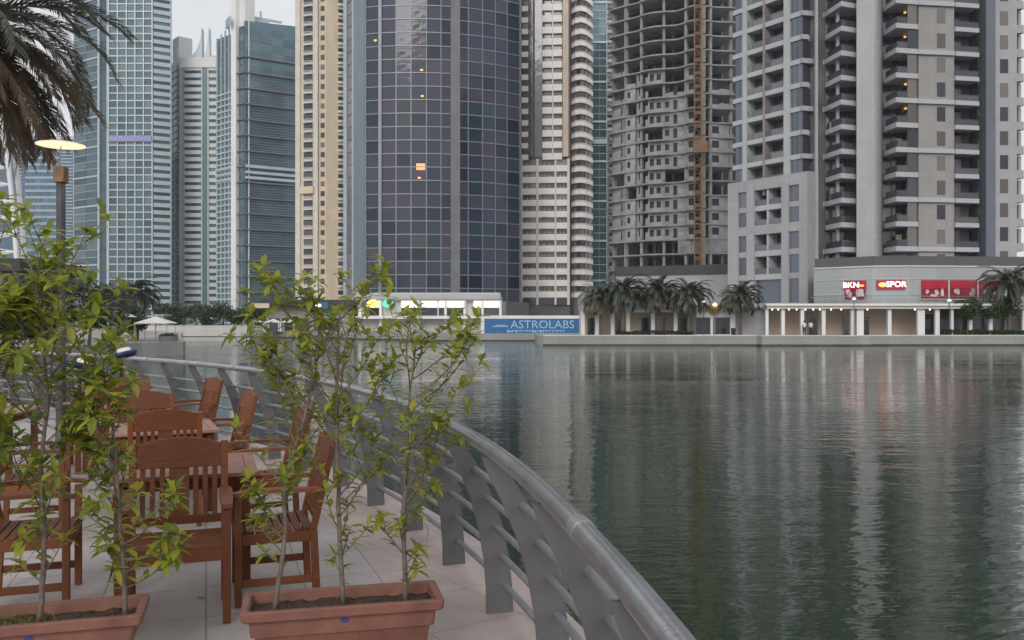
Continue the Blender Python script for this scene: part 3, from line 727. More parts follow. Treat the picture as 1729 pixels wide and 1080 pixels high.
lamp = thing('street_lamp', 'dark street lamp with a glowing flat disc top under the near palm fronds', 'street lamp', (-5.84, 11.5, 0))
mb = MB(); mb.lathe([(.14, 0), (.14, .03), (.075, .05), (.062, .35), (.055, 3.2), (.055, 3.49), (0, 3.49)], 20); part('post', mb, M['post'], lamp, True)
mb = MB(); mb.box(-.07, .07, -.07, .07, 3.49, 3.70); part('lamp_housing', mb, M['copper'], lamp, bevel=.012)
mb = MB(); mb.tube([(0, 0, 3.71), (0, 0, 3.97)], .008, 8); part('rod', mb, M['steel'], lamp)
mb = MB(); mb.lathe([(0, 4.015), (.2, 4.008), (.298, 3.985), (.3, 3.98), (.296, 3.978)], 40); part('disc_reflector', mb, M['white'], lamp, True)
mb = MB(); mb.lathe([(.294, 3.977), (.2, 3.968), (0, 3.965)], 40); part('disc_light', mb, M['lampglow'], lamp, True)

def floodlight(label, loc, rz, tilt):
    t = thing('floodlight', label, 'floodlight', loc, rz, 'dark blue floodlights on posts')
    mb = MB(); mb.tube([(0, 0, 0), (0, 0, 1.17)], .022, 10); mb.lathe([(.08, 0), (.08, .02), (.03, .03)], 16); part('post', mb, M['black'], t)
    mb = MB(); mb.box(-.045, .045, -.04, .04, .62, .86); part('control_box', mb, M['black'], t, bevel=.008)
    Mx = Matrix.Translation((0, 0, 1.24)) @ Matrix.Rotation(tilt, 4, 'Y')
    mb = MB(); mb.lathe([(0, -.05), (.16, -.05), (.2, -.03), (.215, .01), (.2, .03), (0, .035)], 28)
    mb.v = [tuple(Mx @ Vector((v[0], v[1]*.7, v[2]))) for v in mb.v]; h_ = part('lamp_head', mb, M['navy'], t, True)
    mb = MB(); mb.lathe([(.09, .034), (.09, .07), (.07, .085), (0, .088)], 20)
    mb.v = [tuple(Mx @ Vector((v[0]+.05, v[1], v[2]))) for v in mb.v]; part('white_cap', mb, M['white'], h_, True)
    return t
floodlight('dark blue floodlight head tilted on a black post, right of its twin beyond the chairs', (-5.3, 12.05, 0), 0, R(-14))
floodlight('dark blue floodlight with a white cap, half hidden in the leaves left of its twin', (-5.55, 11.4, -.1), .6, R(10))

def tree(name, label, cat, loc, H, cr, n, lsz, mat, seed, trunk=.12, clumps=9, base=.35, group=None, flat=.8):
    r = random.Random(seed); t = thing(name, label, cat, loc, 0, group)
    mb = MB(); top = Vector((r.uniform(-.2, .2), r.uniform(-.2, .2), H*.7))
    mb.tube([(0, 0, 0), tuple(top*.5+Vector((.08, 0, 0))), tuple(top)], [trunk, trunk*.75, trunk*.4], 8)
    cl = []
    for i in range(clumps):
        az = r.uniform(0, 6.28); q = r.random()**.6*cr*.68; z = H*(base+(1-base)*(.15+.7*r.random()))
        c = Vector((math.cos(az)*q, math.sin(az)*q, z)); cl.append((c, cr*r.uniform(.3, .5)))
        mb.tube([tuple(top*.6), tuple(top.lerp(c, .5)), tuple(c)], [trunk*.4, trunk*.25, .01], 5, cap=False)
    lf = MB()
    for i in range(n):
        c, q = cl[i % len(cl)]; v = Vector((r.gauss(0, 1), r.gauss(0, 1), r.gauss(0, 1))).normalized()*q*(r.random()**.4)
        v.z *= flat; p_ = c+v; d = Vector((r.gauss(0, 1), r.gauss(0, 1), r.gauss(0, .6))).normalized(); s_ = d.cross(Vector((r.gauss(0, 1), r.gauss(0, 1), 1))).normalized()
        a = lsz*r.uniform(.6, 1.3); lf.poly([p_-d*a, p_+s_*a*.5, p_+d*a, p_-s_*a*.5])
    part('trunk', mb, M['bark'], t); part('crown', lf, mat, t); return t
def ptx(px, Y, z=0): return ((px-CX)*Y/FPX, Y, z)

# far palms along the quay, one crown copied and turned
PG = 'date palms along the far quay'
specs = [(1052, 104.9, 1.0, 0, 'tall dense date palm on the far quay, second from the blue hoarding'), (1014, 105.6, .86, 1, 'date palm closest to the blue hoarding on the far quay'),
         (1112, 106.2, 1.0, 2, 'date palm in the middle of the clump below the unfinished tower'), (1163, 104.2, .92, 3, 'date palm right of the clump, below the orange hoist mast'),
         (1250, 104.0, .88, 4, 'single date palm standing before the white corner block of the balcony tower'), (1704, 104.0, 1.17, 5, 'date palm by the red panels at the right edge of the photo')]
p0 = palm(specs[0][4], ptx(1052, 104.9), 4.9, 3.2, 54, 34, .66, .09, 11, M['palm_far'], .2, PG, 8)
for px, Y, s_, k, lb in specs[1:]:
    copy_tree(p0, ptx(px, Y), k*1.3, lb, scale=s_)
copy_tree(p0, ptx(226, 84), .7, 'date palm behind the white umbrella and gazebo on the left bank', scale=.82)
for i, px in enumerate((1622, 1683)):
    tree('small_tree', ('leafy round-headed tree left of its neighbour before the red panels', 'leafy round-headed tree under the right-hand date palm')[i], 'tree', ptx(px, 104.4), 4.4, 2.5, 2600, .19, M['tree'], 20+i, .09, 12, .5, 'round-headed trees on the far quay')
def hedge(label, px0, px1, Y, h_, seed, mat):
    r = random.Random(seed); lf = MB(); x0 = ptx(px0, Y)[0]; x1 = ptx(px1, Y)[0]
    for i in range(int((x1-x0)*130)):
        x = r.uniform(x0, x1); hh = h_*(.75+.35*noise.noise(Vector((x*.7, 3, seed)))); z = hh*r.random()**.6; y_ = Y+r.uniform(-.4, .4)
        d = Vector((r.gauss(0, 1), r.gauss(0, 1), r.gauss(0, 1))).normalized(); s_ = d.cross(Vector((.3, .5, 1))).normalized(); a = .13
        p_ = Vector((x, y_, z)); lf.poly([p_-d*a, p_+s_*a*.6, p_+d*a, p_-s_*a*.6])
    return part('hedge', lf, mat, None, label=label, cat='hedge')
hedge('low clipped hedge under the round-headed trees at the far right', 1596, 1760, 103.4, .85, 4, M['tree'])
hedge('low hedge beneath the clump of date palms on the far quay', 1040, 1172, 103.3, .75, 9, M['treegrey'])
# left bank
lt = [(283, 170, 4.6, 3.2, 0), (312, 172, 5.2, 3.6, 0), (342, 168, 4.8, 3.4, 1), (372, 170, 5.4, 3.6, 0), (402, 172, 4.6, 3.3, 1), (428, 168, 4.9, 3.2, 0), (455, 172, 5.2, 3.4, 0)]
LL = ['leftmost low tree behind the white quay wall', 'second low tree from the left behind the white quay wall', 'third low tree from the left behind the white quay wall', 'middle low tree of the row behind the white quay wall', 'darker low tree near the right end of the white quay wall', 'low tree at the right end of the white quay wall', 'rightmost low tree, just past the end of the white quay wall']
for i, (px, Y, H, cr, g) in enumerate(lt):
    tree('low_tree', LL[i], 'tree', ptx(px, Y), H, cr, 1100, .3, M['tree'] if g == 0 else M['treegrey'], 40+i, .12, 11, .2, 'low trees behind the white quay wall')
for i, (px, Y, H, cr) in enumerate([(20, 52, 4.6, 2.8), (92, 56, 5.2, 2.8), (150, 58, 4.4, 2.2), (185, 70, 4.4, 2.4), (232, 78, 3.4, 2.0), (60, 40, 3.2, 1.9)]):
    tree('promenade_tree', ['dusty tree in front of the dark-roofed pavilion, farthest left', 'dusty tree in front of the dark-roofed pavilion, near the lamp post', 'dusty tree at the right end of the dark-roofed pavilion', 'dusty tree left of the small gazebo', 'dusty low tree behind the curved end of the left bank', 'small dusty tree on the left promenade behind the shrubs'][i], 'tree', ptx(px, Y), H, cr, 1500, .16, M['treegrey'], 60+i, .12, 12, .25, 'dusty trees on the left promenade')

# pavilion with a dark roof, gazebo, umbrella, wall on the left bank
pv = thing('pavilion', 'low restaurant pavilion with a dark flat roof behind the lamp post on the left bank', 'pavilion', (-46, 66, 0))
mb = MB(); mb.box(-16, 10, -1, 9, 5.4, 6.3); part('roof', mb, M['roofdark'], pv)
mb = MB(); mb.box(-15, 9.4, 2, 8.5, 0, 5.4); part('wall', mb, M['stonewarm'], pv)
for i in range(6):
    mb = MB(); x = -14+i*4.4; mb.box(x-.2, x+.2, -.4, 0, 0, 5.4); part('column', mb, M['offwhite'], pv)
for i in range(5):
    mb = MB(); x = -11.8+i*4.4; mb.box(x-1.6, x+1.6, 1.93, 1.99, .3, 3.4); part('window', mb, M['g_dark'], pv)
gz = thing('gazebo', 'small square gazebo with a pale hipped roof on posts, left bank', 'gazebo', ptx(200, 76))
mb = MB(); mb.v = [(-1.25, -1.1, 2.05), (1.25, -1.1, 2.05), (1.25, 1.1, 2.05), (-1.25, 1.1, 2.05), (-.2, 0, 2.6), (.2, 0, 2.6)]; mb.f = [(0, 1, 5, 4), (1, 2, 5), (2, 3, 4, 5), (3, 0, 4), (3, 2, 1, 0)]; mb.m = [0]*5; part('roof', mb, M['canvas'], gz)
for x, y_ in ((-1.05, -.9), (1.05, -.9), (1.05, .9), (-1.05, .9)): mb = MB(); mb.box(x-.09, x+.09, y_-.09, y_+.09, 0, 2.05); part('post', mb, M['cream'], gz)
um = thing('umbrella', 'wide white square umbrella at the tip of the left bank', 'umbrella', ptx(263, 77))
mb = MB(); mb.v = [(-1.45, -1.1, 1.55), (1.45, -1.1, 1.55), (1.45, 1.1, 1.55), (-1.45, 1.1, 1.55), (-.05, 0, 2.1), (.05, 0, 2.1), (-1.45, -1.1, 1.48), (1.45, -1.1, 1.48), (1.45, 1.1, 1.48), (-1.45, 1.1, 1.48)]; mb.f = [(0, 1, 5, 4), (1, 2, 5), (2, 3, 4, 5), (3, 0, 4), (0, 6, 7, 1), (1, 7, 8, 2), (2, 8, 9, 3), (3, 9, 6, 0)]; mb.m = [0]*8; part('canopy', mb, M['canvas'], um)
mb = MB(); mb.tube([(0, 0, 0), (0, 0, 2.08)], .04, 8); part('pole', mb, M['steel'], um)
for x, y_ in ((-1.35, -1), (1.35, -1), (1.35, 1), (-1.35, 1)): mb = MB(); mb.tube([(x, y_, 0), (x, y_, 1.5)], .025, 6); part('leg', mb, M['steel'], um)
bw = thing('round_planter', 'dark round planting bed beside the white umbrella', 'planting bed', ptx(284, 74.2, 0))
mb = MB(); mb.lathe([(.75, 0), (.8, .45), (.7, .45), (.68, .3), (0, .3)], 24); part('bowl', mb, M['pier'], bw)
r = random.Random(5); lf = MB()
for i in range(320):
    a_ = r.uniform(0, 6.28); q = .75*r.random()**.5; p_ = Vector((q*math.cos(a_), q*math.sin(a_), .35+.45*r.random()*(1-q*.7))); d = Vector((r.gauss(0, 1), r.gauss(0, 1), r.gauss(0, 1))).normalized(); s_ = d.cross(Vector((.2, .3, 1))).normalized(); lf.poly([p_-d*.1, p_+s_*.06, p_+d*.1, p_-s_*.06])
part('foliage', lf, M['treegrey'], bw)
f = F((-66.3, 159.9), (-47.2, 159.9)); mb = MB(); f.box(mb, 0, f.L, .0, .85, -.35, .0); f.box(mb, 0, f.L, -1.0, -.02, .02, .12); f.box(mb, -.1, f.L+.1, .85, .95, -.4, .06)
part('quay_wall', mb, M['offwhite'], label='long white wall along the far left bank below the low trees', cat='wall')

# lattice arch at the left edge
ar = thing('lattice_arch', 'white steel lattice arch rising at the left edge of the photo', 'arch', (-61.6, 100, 0))
def chord(sg, d):      # half profile of the arch leg
    out = []
    for k in range(19):
        z = k*1.9; x = 5.9-.0035*(z-5)**2-.05*max(0, z-8)*.5; out.append(Vector((sg*x, d, z)))
    return out
for sg in (-1, 1):
    for d in (0, 1.6): mb = MB(); mb.tube(chord(sg, d), .28, 8); part('chord', mb, M['white'], ar, True)
a = chord(-1, 0); b = chord(1, 0)
for k in range(1, 18):
    mb = MB(); mb.tube([a[k], b[k]], .11, 6); part('crossbar', mb, M['white'], ar)
    mb = MB(); mb.tube([b[k], (a[k]+b[k])/2*.5+(a[k+1]+b[k+1])/2*.5], .07, 6); mb.tube([(a[k]+b[k])/2*.5+(a[k+1]+b[k+1])/2*.5, b[k+1]], .07, 6)
    mb.tube([a[k], (a[k]+b[k])/2*.5+(a[k+1]+b[k+1])/2*.5], .07, 6); mb.tube([(a[k]+b[k])/2*.5+(a[k+1]+b[k+1])/2*.5, a[k+1]], .07, 6); part('brace', mb, M['white'], ar)
mb = MB(); mb.tube([a[-1], a[-1]*.6+b[-1]*.4+Vector((0, 0, 2)), a[-1]*.4+b[-1]*.6+Vector((0, 0, 2)), b[-1]], .28, 8); part('crown', mb, M['white'], ar, True)

# ------------------------------------------------------------------ towers
def tower(label, front, top, mat, name='tower', core=0.0, depth=26, z0=-.3, group=None):
    """front: [(px, Y), ...] left to right. Returns root and the wall frames; the solid core lies `core` behind the wall planes."""
    P = [W(px, Y) for px, Y in front]
    c = sum(px for px, _ in front)/len(front); Yc = sum(Y for _, Y in front)/len(front)
    root = thing(name, label, 'tower', (0, 0, 0), 0, group)
    fr = [F(a, b) for a, b in zip(P, P[1:])]
    n = sum((f.n for f in fr), Vector((0, 0, 0))).normalized()
    u = Vector((n.y*-1, n.x, 0))
    ins = [(p[0]-n.x*core, p[1]-n.y*core) for p in P]
    ray = lambda p, d: (p[0]*(1+d/Yc)*.995+P[len(P)//2][0]*.005, p[1]*(1+d/Yc))
    back = [ray(P[-1], depth), ray(P[0], depth)]
    mb = MB(); mb.prism(ins+back, z0, top)
    part('wall', mb, mat, root)
    return root, fr
def floors(root, name, mb, mat, zs, cap=100):
    me = mb.mesh(name, mat)
    for z in zs[:cap]:
        o = link(name, me, root); o.location = (0, 0, z)
def unitbox(w_, d_, h_, x0=0, y0=0, z0=0):
    mb = MB(); mb.box(x0, x0+w_, y0, y0+d_, z0, z0+h_); return mb

# ---- far left striped tower and the grid tower
root, (f,) = tower('distant blue tower with horizontal stripes behind the lamp post', [(-60, 500), (124, 500)], Z(236, 500), M['slateblue'])
mb = MB()
for k in range(26):
    z = 4+k*3.7
    if z+2 < Z(240, 500): f.box(mb, f.t(43), f.t(100), z, z+1.5, 0, .5)
part('floor_band', mb, M['bluepearl'], root)
its = []; wp = unitbox((f.t(98)-f.t(45))/4-.8, .2, 2.0)
for k in range(25):
    for j in range(4): its.append((wp, f.mat(f.t(45)+j*(f.t(98)-f.t(45))/4+.4, 5.6+k*3.7, .2)))
many(root, 'window', its, M['g_b4'], 100)
mb = MB()
for k in range(52):
    z = 4+k*1.85
    if z < Z(245, 500): f.box(mb, f.t(28), f.t(38), z, z+.5, 0, .35); f.box(mb, f.t(103), f.t(123), z, z+.5, 0, .35)
part('balcony', mb, M['pearl'], root); mb = MB(); f.box(mb, -1, f.L+1, Z(236, 500), Z(236, 500)+2, -2, 1); part('roof', mb, M['pearl'], root)

YB = 420
root, fr = tower('tall teal glass tower with a white grid and a purple sign', [(124, 432), (168, 421), (184, 420), (258, 420), (289, 424)], 205, M['bluegrey'], core=.6)
fh = 12.55*YB/FPX
f0, f1, f2, f3 = fr
its = []
def cells(f, pxs, z0, n, fh_, mg, gap=.35, d=0.0, h_=None):
    out = []; protos = {}
    for a, b in zip(pxs, pxs[1:]):
        t0, t1 = f.t(a), f.t(b); w_ = round(t1-t0-gap, 3)
        if w_ not in protos: protos[w_] = unitbox(w_, .3, (h_ or fh_-gap))
        for k in range(n): out.append((protos[w_], f.mat(t0+gap/2, z0+k*fh_+gap/2, d)))
    return out
n = int(200/fh)
its += cells(f2, [184, 199, 214, 228.5, 243, 258], .5, n, fh, None, .5, .05)
its += cells(f1, [169, 183], .5, n//2, fh*2, None, .2, .05)
its += cells(f0, [125, 146, 167], .5, n, fh, None, .25, .05)
its += cells(f3, [258.6, 288], .5, n, fh, None, .9, -.05)
many(root, 'window', its, M['g_teal'])
mb = MB()
for k in range(n+1):
    z = .5+k*fh
    f2.box(mb, 0, f2.L, z-.28, z+.28, .05, .45); f3.box(mb, .2, f3.L, z-.95, z+.95, 0, .55)
    f0.box(mb, 0, f0.L, z-.12, z+.12, .05, .3)
    if k % 4 == 0: f0.box(mb, 0, f0.L, z-.5, z+.3, .31, .4)
part('floor_band', mb, M['pearl'], root)
mb = MB()
for px in (184, 199, 214, 228.5, 243, 257.5): f2.box(mb, f2.t(px)-(.45 if px in (184,) else .25), f2.t(px)+.28, 0, 205, .05, .6)
f1.box(mb, -.4, .55, 0, 205, 0, .9); f1.box(mb, f1.L-.8, f1.L-.0, 0, 205, 0, .7); f3.box(mb, f3.L-.5, f3.L, 0, 205, 0, .7)
part('mullion', mb, M['pearl'], root)
sg = MB(); f2.box(sg, f2.t(186), f2.t(257), Z(239.5, YB), Z(229, YB), .65, 1.0); s_ = part('sign', sg, M['bluegrey'], root)
sg = MB(); r = random.Random(4); x = f2.t(188)
while x < f2.t(254):
    w_ = r.uniform(.9, 1.5); z0 = Z(238, YB); hh = r.uniform(1.5, 2.3)
    f2.box(sg, x, x+w_*.3, z0, z0+hh, 1.0, 1.15); f2.box(sg, x+w_*.31, x+w_, z0+hh*.8, z0+hh, 1.0, 1.15); f2.box(sg, x+w_*.7, x+w_, z0, z0+hh*.79, 1.0, 1.15); x += w_+.4
part('lettering', sg, M['purple'], s_)

# ---- striped tower with twin curved spires
YB = 440
tp = Z(101, YB)
root, fr = tower('pale striped tower topped by two curved spires', [(303, 441), (368.5, 441)], tp, M['pearl'], core=.8)
f, = fr; fh = 11.8*YB/FPX; n = int((tp-3)/fh)
its = cells(f, [312, 339], tp-4-n*fh, n, fh, None, .1, -.1)+cells(f, [354, 367], tp-4-n*fh, n, fh, None, .1, -.1)
many(root, 'window', its, M['g_dark'])
mb = MB()
for k in range(n+1):
    z = tp-4-k*fh
    f.box(mb, f.t(310), f.t(340), z-fh*.28, z+fh*.28, -.2, .35); f.box(mb, f.t(353.5), f.L, z-fh*.28, z+fh*.28, -.2, .35)
part('floor_band', mb, M['pearl'], root)
mb = MB(); f.box(mb, 0, f.t(309.5), 0, tp, -.2, .7); f.box(mb, f.t(340.5), f.t(342.5), 0, tp, -.2, .6); f.box(mb, f.t(351), f.t(353), 0, tp, -.2, .6); part('pier', mb, M['pearl'], root)
mb = MB(); f.box(mb, f.t(342.7), f.t(350.8), 0, tp-3, -.2, .2); part('stair_glazing', mb, M['g_teal'], root)
mb = MB(); f.box(mb, -.3, f.L+.2, tp, tp+1.2, -6, 1); f.box(mb, 0, f.L, tp-3.6, tp, -.2, .9); part('roof', mb, M['white'], root)
def spire(px0, px1, ptop, ybase, ytop, conc):
    mb = MB(); n_ = 12; A = []; B = []
    for i in range(n_+1):
        s_ = i/n_; z = Z(ybase+(ytop-ybase)*s_, YB)
        w0 = px0+(ptop-px0)*(1-(1-s_)**2.4) if conc > 0 else px0+(ptop-px0)*s_
        w1 = px1+(ptop+1-px1)*(1-(1-s_)**2.4) if conc < 0 else px1+(ptop+1.2-px1)*s_
        A.append((f.t(w0), z)); B.append((f.t(w1), z))
    for i in range(n_):
        for d0 in (-3, 0):
            pass
        q = [f.at(A[i][0], A[i][1], 0), f.at(B[i][0], B[i][1], 0), f.at(B[i+1][0], B[i+1][1], 0), f.at(A[i+1][0], A[i+1][1], 0)]
        q2 = [f.at(A[i][0], A[i][1], -3), f.at(B[i][0], B[i][1], -3), f.at(B[i+1][0], B[i+1][1], -3), f.at(A[i+1][0], A[i+1][1], -3)]
        mb.poly(q); mb.poly(q2[::-1]); mb.poly([q[0], q[3], q2[3], q2[0]]); mb.poly([q[1], q2[1], q2[2], q[2]])
    part('spire', mb, M['pearl'], root)
spire(320, 341.5, 339.5, 98, 46, 1); spire(343.5, 354, 351.5, 98, 46, 1)
mb = MB(); f.box(mb, f.t(355), f.t(365), tp+1.2, Z(93, YB), -5, .5); part('plant_room', mb, M['offwhite'], root)

root, fr = tower('slim pale tower tucked left of the spired one', [(288, 455), (302, 447)], Z(104, 452), M['pearl'], core=.4)
f, = fr; fh = 11.5*450/FPX; n = int(Z(106, 450)/fh)
many(root, 'window', cells(f, [289, 293.5, 298, 301.5], 1, n, fh, None, .7, .1), M['g_teal'])
mb = MB()
for k in range(n): f.box(mb, 0, f.L, 1+k*fh-.35, 1+k*fh+.35, .1, .6)
part('floor_band', mb, M['pearl'], root)
mb = MB(); f.box(mb, 0, f.L*.75, Z(104, 452), Z(63, 452), -8, -1); f.box(mb, f.L*.3, f.L*.7, Z(104, 452), Z(80, 452), -1, -.4); part('crown', mb, M['white'], root)

# ---- blue glass tower with the tall pier
root, fr = tower('blue glass office tower with dark ledges and a tall pale pier', [(367, 409), (394, 400), (413, 396), (499, 408)], Z(60, 400), M['bluegrey'], core=.3)
fa, fb, fc = fr
fh = 8.7*400/FPX*1.0
top_c = Z(40, 400)
its = []
nlev = int(Z(60, 400)/(26.3*400/FPX*.5)); fh2 = 13.1*400/FPX
its += cells(fa, [368, 374.5, 381, 387.5, 393.5], 1, int(Z(58, 404)/ (9.9*404/FPX)), 9.9*404/FPX, None, .55, .1)
nC = int(top_c/fh2)
its += cells(fc, [414, 418.5], .8, nC, fh2, None, .2, .1)
its += cells(fc, [420, 439.5, 459, 478.5, 498], .8, nC, fh2, None, .12, .1)
its += cells(fb, [403.5, 412], .8, nC, fh2, None, .25, .1)
many(root, 'window', its, M['g_b4'])
mb = MB(); q = [fc.at(0, 0, -.2), fc.at(fc.L, 0, -.2), fc.at(fc.L, 0, -18), fc.at(0, 0, -18)]
mb.prism([(p_[0], p_[1]) for p_ in q], Z(60, 400)-.1, lambda i: [Z(34, 396), Z(44, 408), Z(44, 408), Z(34, 396)][i]); part('upper_glazing', mb, M['g_b4'], root)
mb = MB()
for k in range(40):
    z = 1+k*9.9*404/FPX
    if z < Z(52, 404): fa.box(mb, 0, fa.L, z-.35, z+.35, .1, .7)
for px in (367.3, 374.5, 381, 387.5): fa.box(mb, fa.t(px), fa.t(px)+.5, 0, Z(60-(px-367)*.6, 404), .1, .65)
part('mullion', mb, M['pearl'], root)
mb = MB()
for k in range(1, nC//2+1):
    z = .8+k*fh2*2
    if z < Z(90, 400) : fc.box(mb, -.3, fc.L, z-.25, z+.25, .3, 1.6); fb.box(mb, fb.t(402), fb.L, z-.25, z+.25, .3, 1.2)
part('ledge', mb, M['pier'], root)
mb = MB()
for k in range(1, nC*3):
    z = .8+k*fh2/3
    if k % 6 and z < top_c-1: fc.box(mb, fc.t(420), fc.L, z-.09, z+.09, .1, .25)
part('glazing_bar', mb, M['bluegrey'], root)
mb = MB()
for py in (283, 293, 302): fc.box(mb, 0, fc.L, Z(py, 400)-.6, Z(py, 400)+.6, .25, 1.8); fa.box(mb, 0, fa.L, Z(py+2, 404)-.5, Z(py+2, 404)+.5, .7, 1.2)
part('white_band', mb, M['pearl'], root)
mb = MB(); fb.box(mb, 0, fb.t(402.5), 0, Z(-60, 398), -6, 1.4); fb.box(mb, fb.t(402.6), fb.L-.2, Z(60, 398), Z(-45, 398), -6, -.5); fc.box(mb, fc.t(419), fc.t(420), 0, top_c, .1, 1.1)
part('pier', mb, M['white'], root)
mb = MB(); z = Z(42, 405)
fc.box(mb, fc.t(434), fc.t(462), z-1, z+3.5, -12, -7); fc.box(mb, fc.t(436), fc.t(438), z+3.5, z+9, -11, -10); fc.box(mb, fc.t(450), fc.t(452), z+3.5, z+8, -11, -10); fc.box(mb, fc.t(436), fc.t(486), z+3.9, z+4.7, -10, -9)
for k in range(8): fc.box(mb, fc.t(368+6*4)+k*0-.5, fc.t(368+6*4)+.2, z-3, z+1, -3-k, -2.6-k)
part('roof_equipment', mb, M['pearl'], root)

# ---- cream tower with round balconies
YB = 300
root, fr = tower('slender cream tower with round balconies and a column of small dark windows', [(500, 303), (532, 300), (550, 299), (582, 301)], 150, M['cream'], core=0, depth=18)
fa, fb, fc = fr; fh = 16.4*YB/FPX
mb = MB(); fa.box(mb, 0, fa.t(508), 0, 150, .02, .5); fb.box(mb, .2, fb.t(538.5), 0, 150, .02, .9); part('pilaster', mb, M['creamlight'], root)
n = int(146/fh); zb = 10
its = []; bw_ = unitbox(fb.t(548.2)-fb.t(541.5), .25, 1.75)
for k in range(n): its.append((bw_, fb.mat(fb.t(541.5), zb+1.0+k*fh, .06)))
many(root, 'window', its, M['g_win'], 60)
its = []; p_ = unitbox(fa.t(528)-fa.t(513), .2, fh-1.1)
for k in range(n): its.append((p_, fa.mat(fa.t(513), zb+.9+k*fh, .1)))
many(root, 'balcony_door', its, M['g_dark'], 60)
def roundbal(R_, sx, h_, rail_h):
    mb = MB(); N = 9; P_ = [(math.cos(math.pi+i*math.pi/N)*R_*sx, math.sin(math.pi+i*math.pi/N)*R_) for i in range(N+1)]
    mb.prism(P_, -.22, .1)
    for a, b in zip(P_, P_[1:]):
        a2 = (a[0]*.93, a[1]*.93); b2 = (b[0]*.93, b[1]*.93)
        mb.prism([a, b, b2, a2], .1, rail_h*.55) if h_ else mb.prism([a, b, b2, a2], rail_h-.1, rail_h)
    if not h_:
        for i in range(1, N): a = P_[i]; mb.box(a[0]*.96-.04, a[0]*.96+.04, a[1]*.96-.04, a[1]*.96+.04, .1, rail_h-.1)
    return mb
rb = roundbal(1.0, 1.85, False, 1.05); its = []
for k in range(n):
    if k != 11: its.append((rb, fa.mat((fa.t(511)+fa.t(530))/2, zb+k*fh, .1)))
many(root, 'balcony', its, M['white'])
mb = MB(); fa.box(mb, fa.t(509), fa.t(531), zb+11*fh-1.2, zb+11*fh+1.2, .05, .8); part('sky_floor', mb, M['cream'], root)
rb2 = roundbal(.8, 1.35, True, 1.1); its = []; rd_ = unitbox(1.9, .2, fh-1.4); i2 = []
for k in range(n): its.append((rb2, fc.mat(fc.t(575.5), zb+k*fh, .05))); i2.append((rd_, fc.mat(fc.t(571), zb+k*fh+.2, .06)))
many(root, 'balcony', its, M['creamlight'], 30); many(root, 'balcony_door', i2, M['g_dark'], 30)
mb = MB()      # tall arch at the foot
for i in range(9):
    t0 = math.pi*i/8; fa.box(mb, fa.L*.5-math.cos(t0)*fa.L*.5-.25, fa.L*.5-math.cos(t0)*fa.L*.5+.25, 0, 10, .5, .9) if i in (0, 8) else None
fa.box(mb, 0, fa.L, 9, 10, .5, 1.1); part('base_arch', mb, M['creamlight'], root)

# ---- big curved glass tower
Yc, Rr = 265.0, 45.0; Xc = (697-CX)*220/FPX
def cyl(px):
    k = (px-CX)/FPX; A = 1+k*k; B = -2*(k*Xc+Yc); C = Xc*Xc+Yc*Yc-Rr*Rr; D = B*B-4*A*C
    Y_ = (-B-math.sqrt(max(0, D)))/(2*A); return (px, Y_)
cols = [618, 643, 669, 694, 720, 744.5, 761, 776, 790.5, 814.5, 836, 856, 879]
front = [(582, 240), (600, 232)]+[cyl(px) for px in cols]
root, fr = tower('broad curved tower of dark purple-grey glass squares with a vertical grey pier', front, 150, M['pier'], core=.15, depth=30)
fh = 22.75*220/FPX; z0 = 6.9-.35
n = int((148-z0)/fh)
its = []; mm = MB(); trans = []
for i, f in enumerate(fr[2:]):
    a, b = cols[i], cols[i+1]; last = i == len(fr)-3
    if (a, b) == (761, 776):
        pr = MB(); f.box(pr, 0, f.L, 0, 150, 0, .55); part('pier', pr, M['pier'], root); continue
    w_ = f.L-.3; p_ = unitbox(w_, .12, fh-.3)
    for k in range(n): its.append((p_, f.mat(.15, z0+k*fh+.15, -.02)))
    trans.append(f)
    f.box(mm, -.11, .11, z0, 150, -.03, .2) if i != 1 else f.box(mm, -.5, .3, z0, 150, -.03, .5)
f = fr[-1]; f.box(mm, f.L-.4, f.L, 0, 150, -.03, .3)
many(root, 'window', its, M['g_b7'])
mb = MB()
for f in trans: f.box(mb, 0, f.L, -.12, .12, -.03, .16)
floors(root, 'transom', mb, M['gridmetal'], [z0+k*fh for k in range(n+1)]); part('mullion', mm, M['gridmetal'], root)
f = fr[1]; mb = MB(); f.box(mb, 0, f.L, 0, 150, 0, .5); part('corner_cladding', mb, M['bluegrey'], root)
f = fr[0]; mb = MB(); f.box(mb, 0, f.t(586.5), 0, 150, 0, .4); f.box(mb, f.t(596.5), f.L, 0, 150, 0, .4); part('side_cladding', mb, M['pearl'], root)  # pale metal paints in the bright sky caught by this left-facing side
p_ = unitbox(f.t(596)-f.t(587), .2, fh-.5); many(root, 'side_window', [(p_, f.mat(f.t(587), z0+k*fh, .05)) for k in range(n)], M['g_dark'], 40)
rg = random.Random(8)      # a few lit rooms behind the glass
for px, py in ((716, 280), (713, 162), (712, 118), (634, 68), (708, 300)):
    i = max(j for j in range(len(cols)) if cols[j] <= px); f = fr[2+i]; t = f.t(px); z = Z(py, cyl(px)[1])
    w2 = 1.9 if py in (280,) else .35
    mb = MB(); f.box(mb, max(.3, t-w2), min(f.L-.3, t+w2), z-(1 if w2 > 1 else .2), z+(.6 if w2 > 1 else .2), .11, .14); part('lit_room', mb, M['glow_room'] if w2 > 1 else M['glow_orange'], root)
# plain base right of the podium
mb = MB(); f = F(W(845, 214), W(884, 226)); f.box(mb, 0, f.L, 0, z0-.1, -4, 1.5); part('base', mb, M['pier'], root)

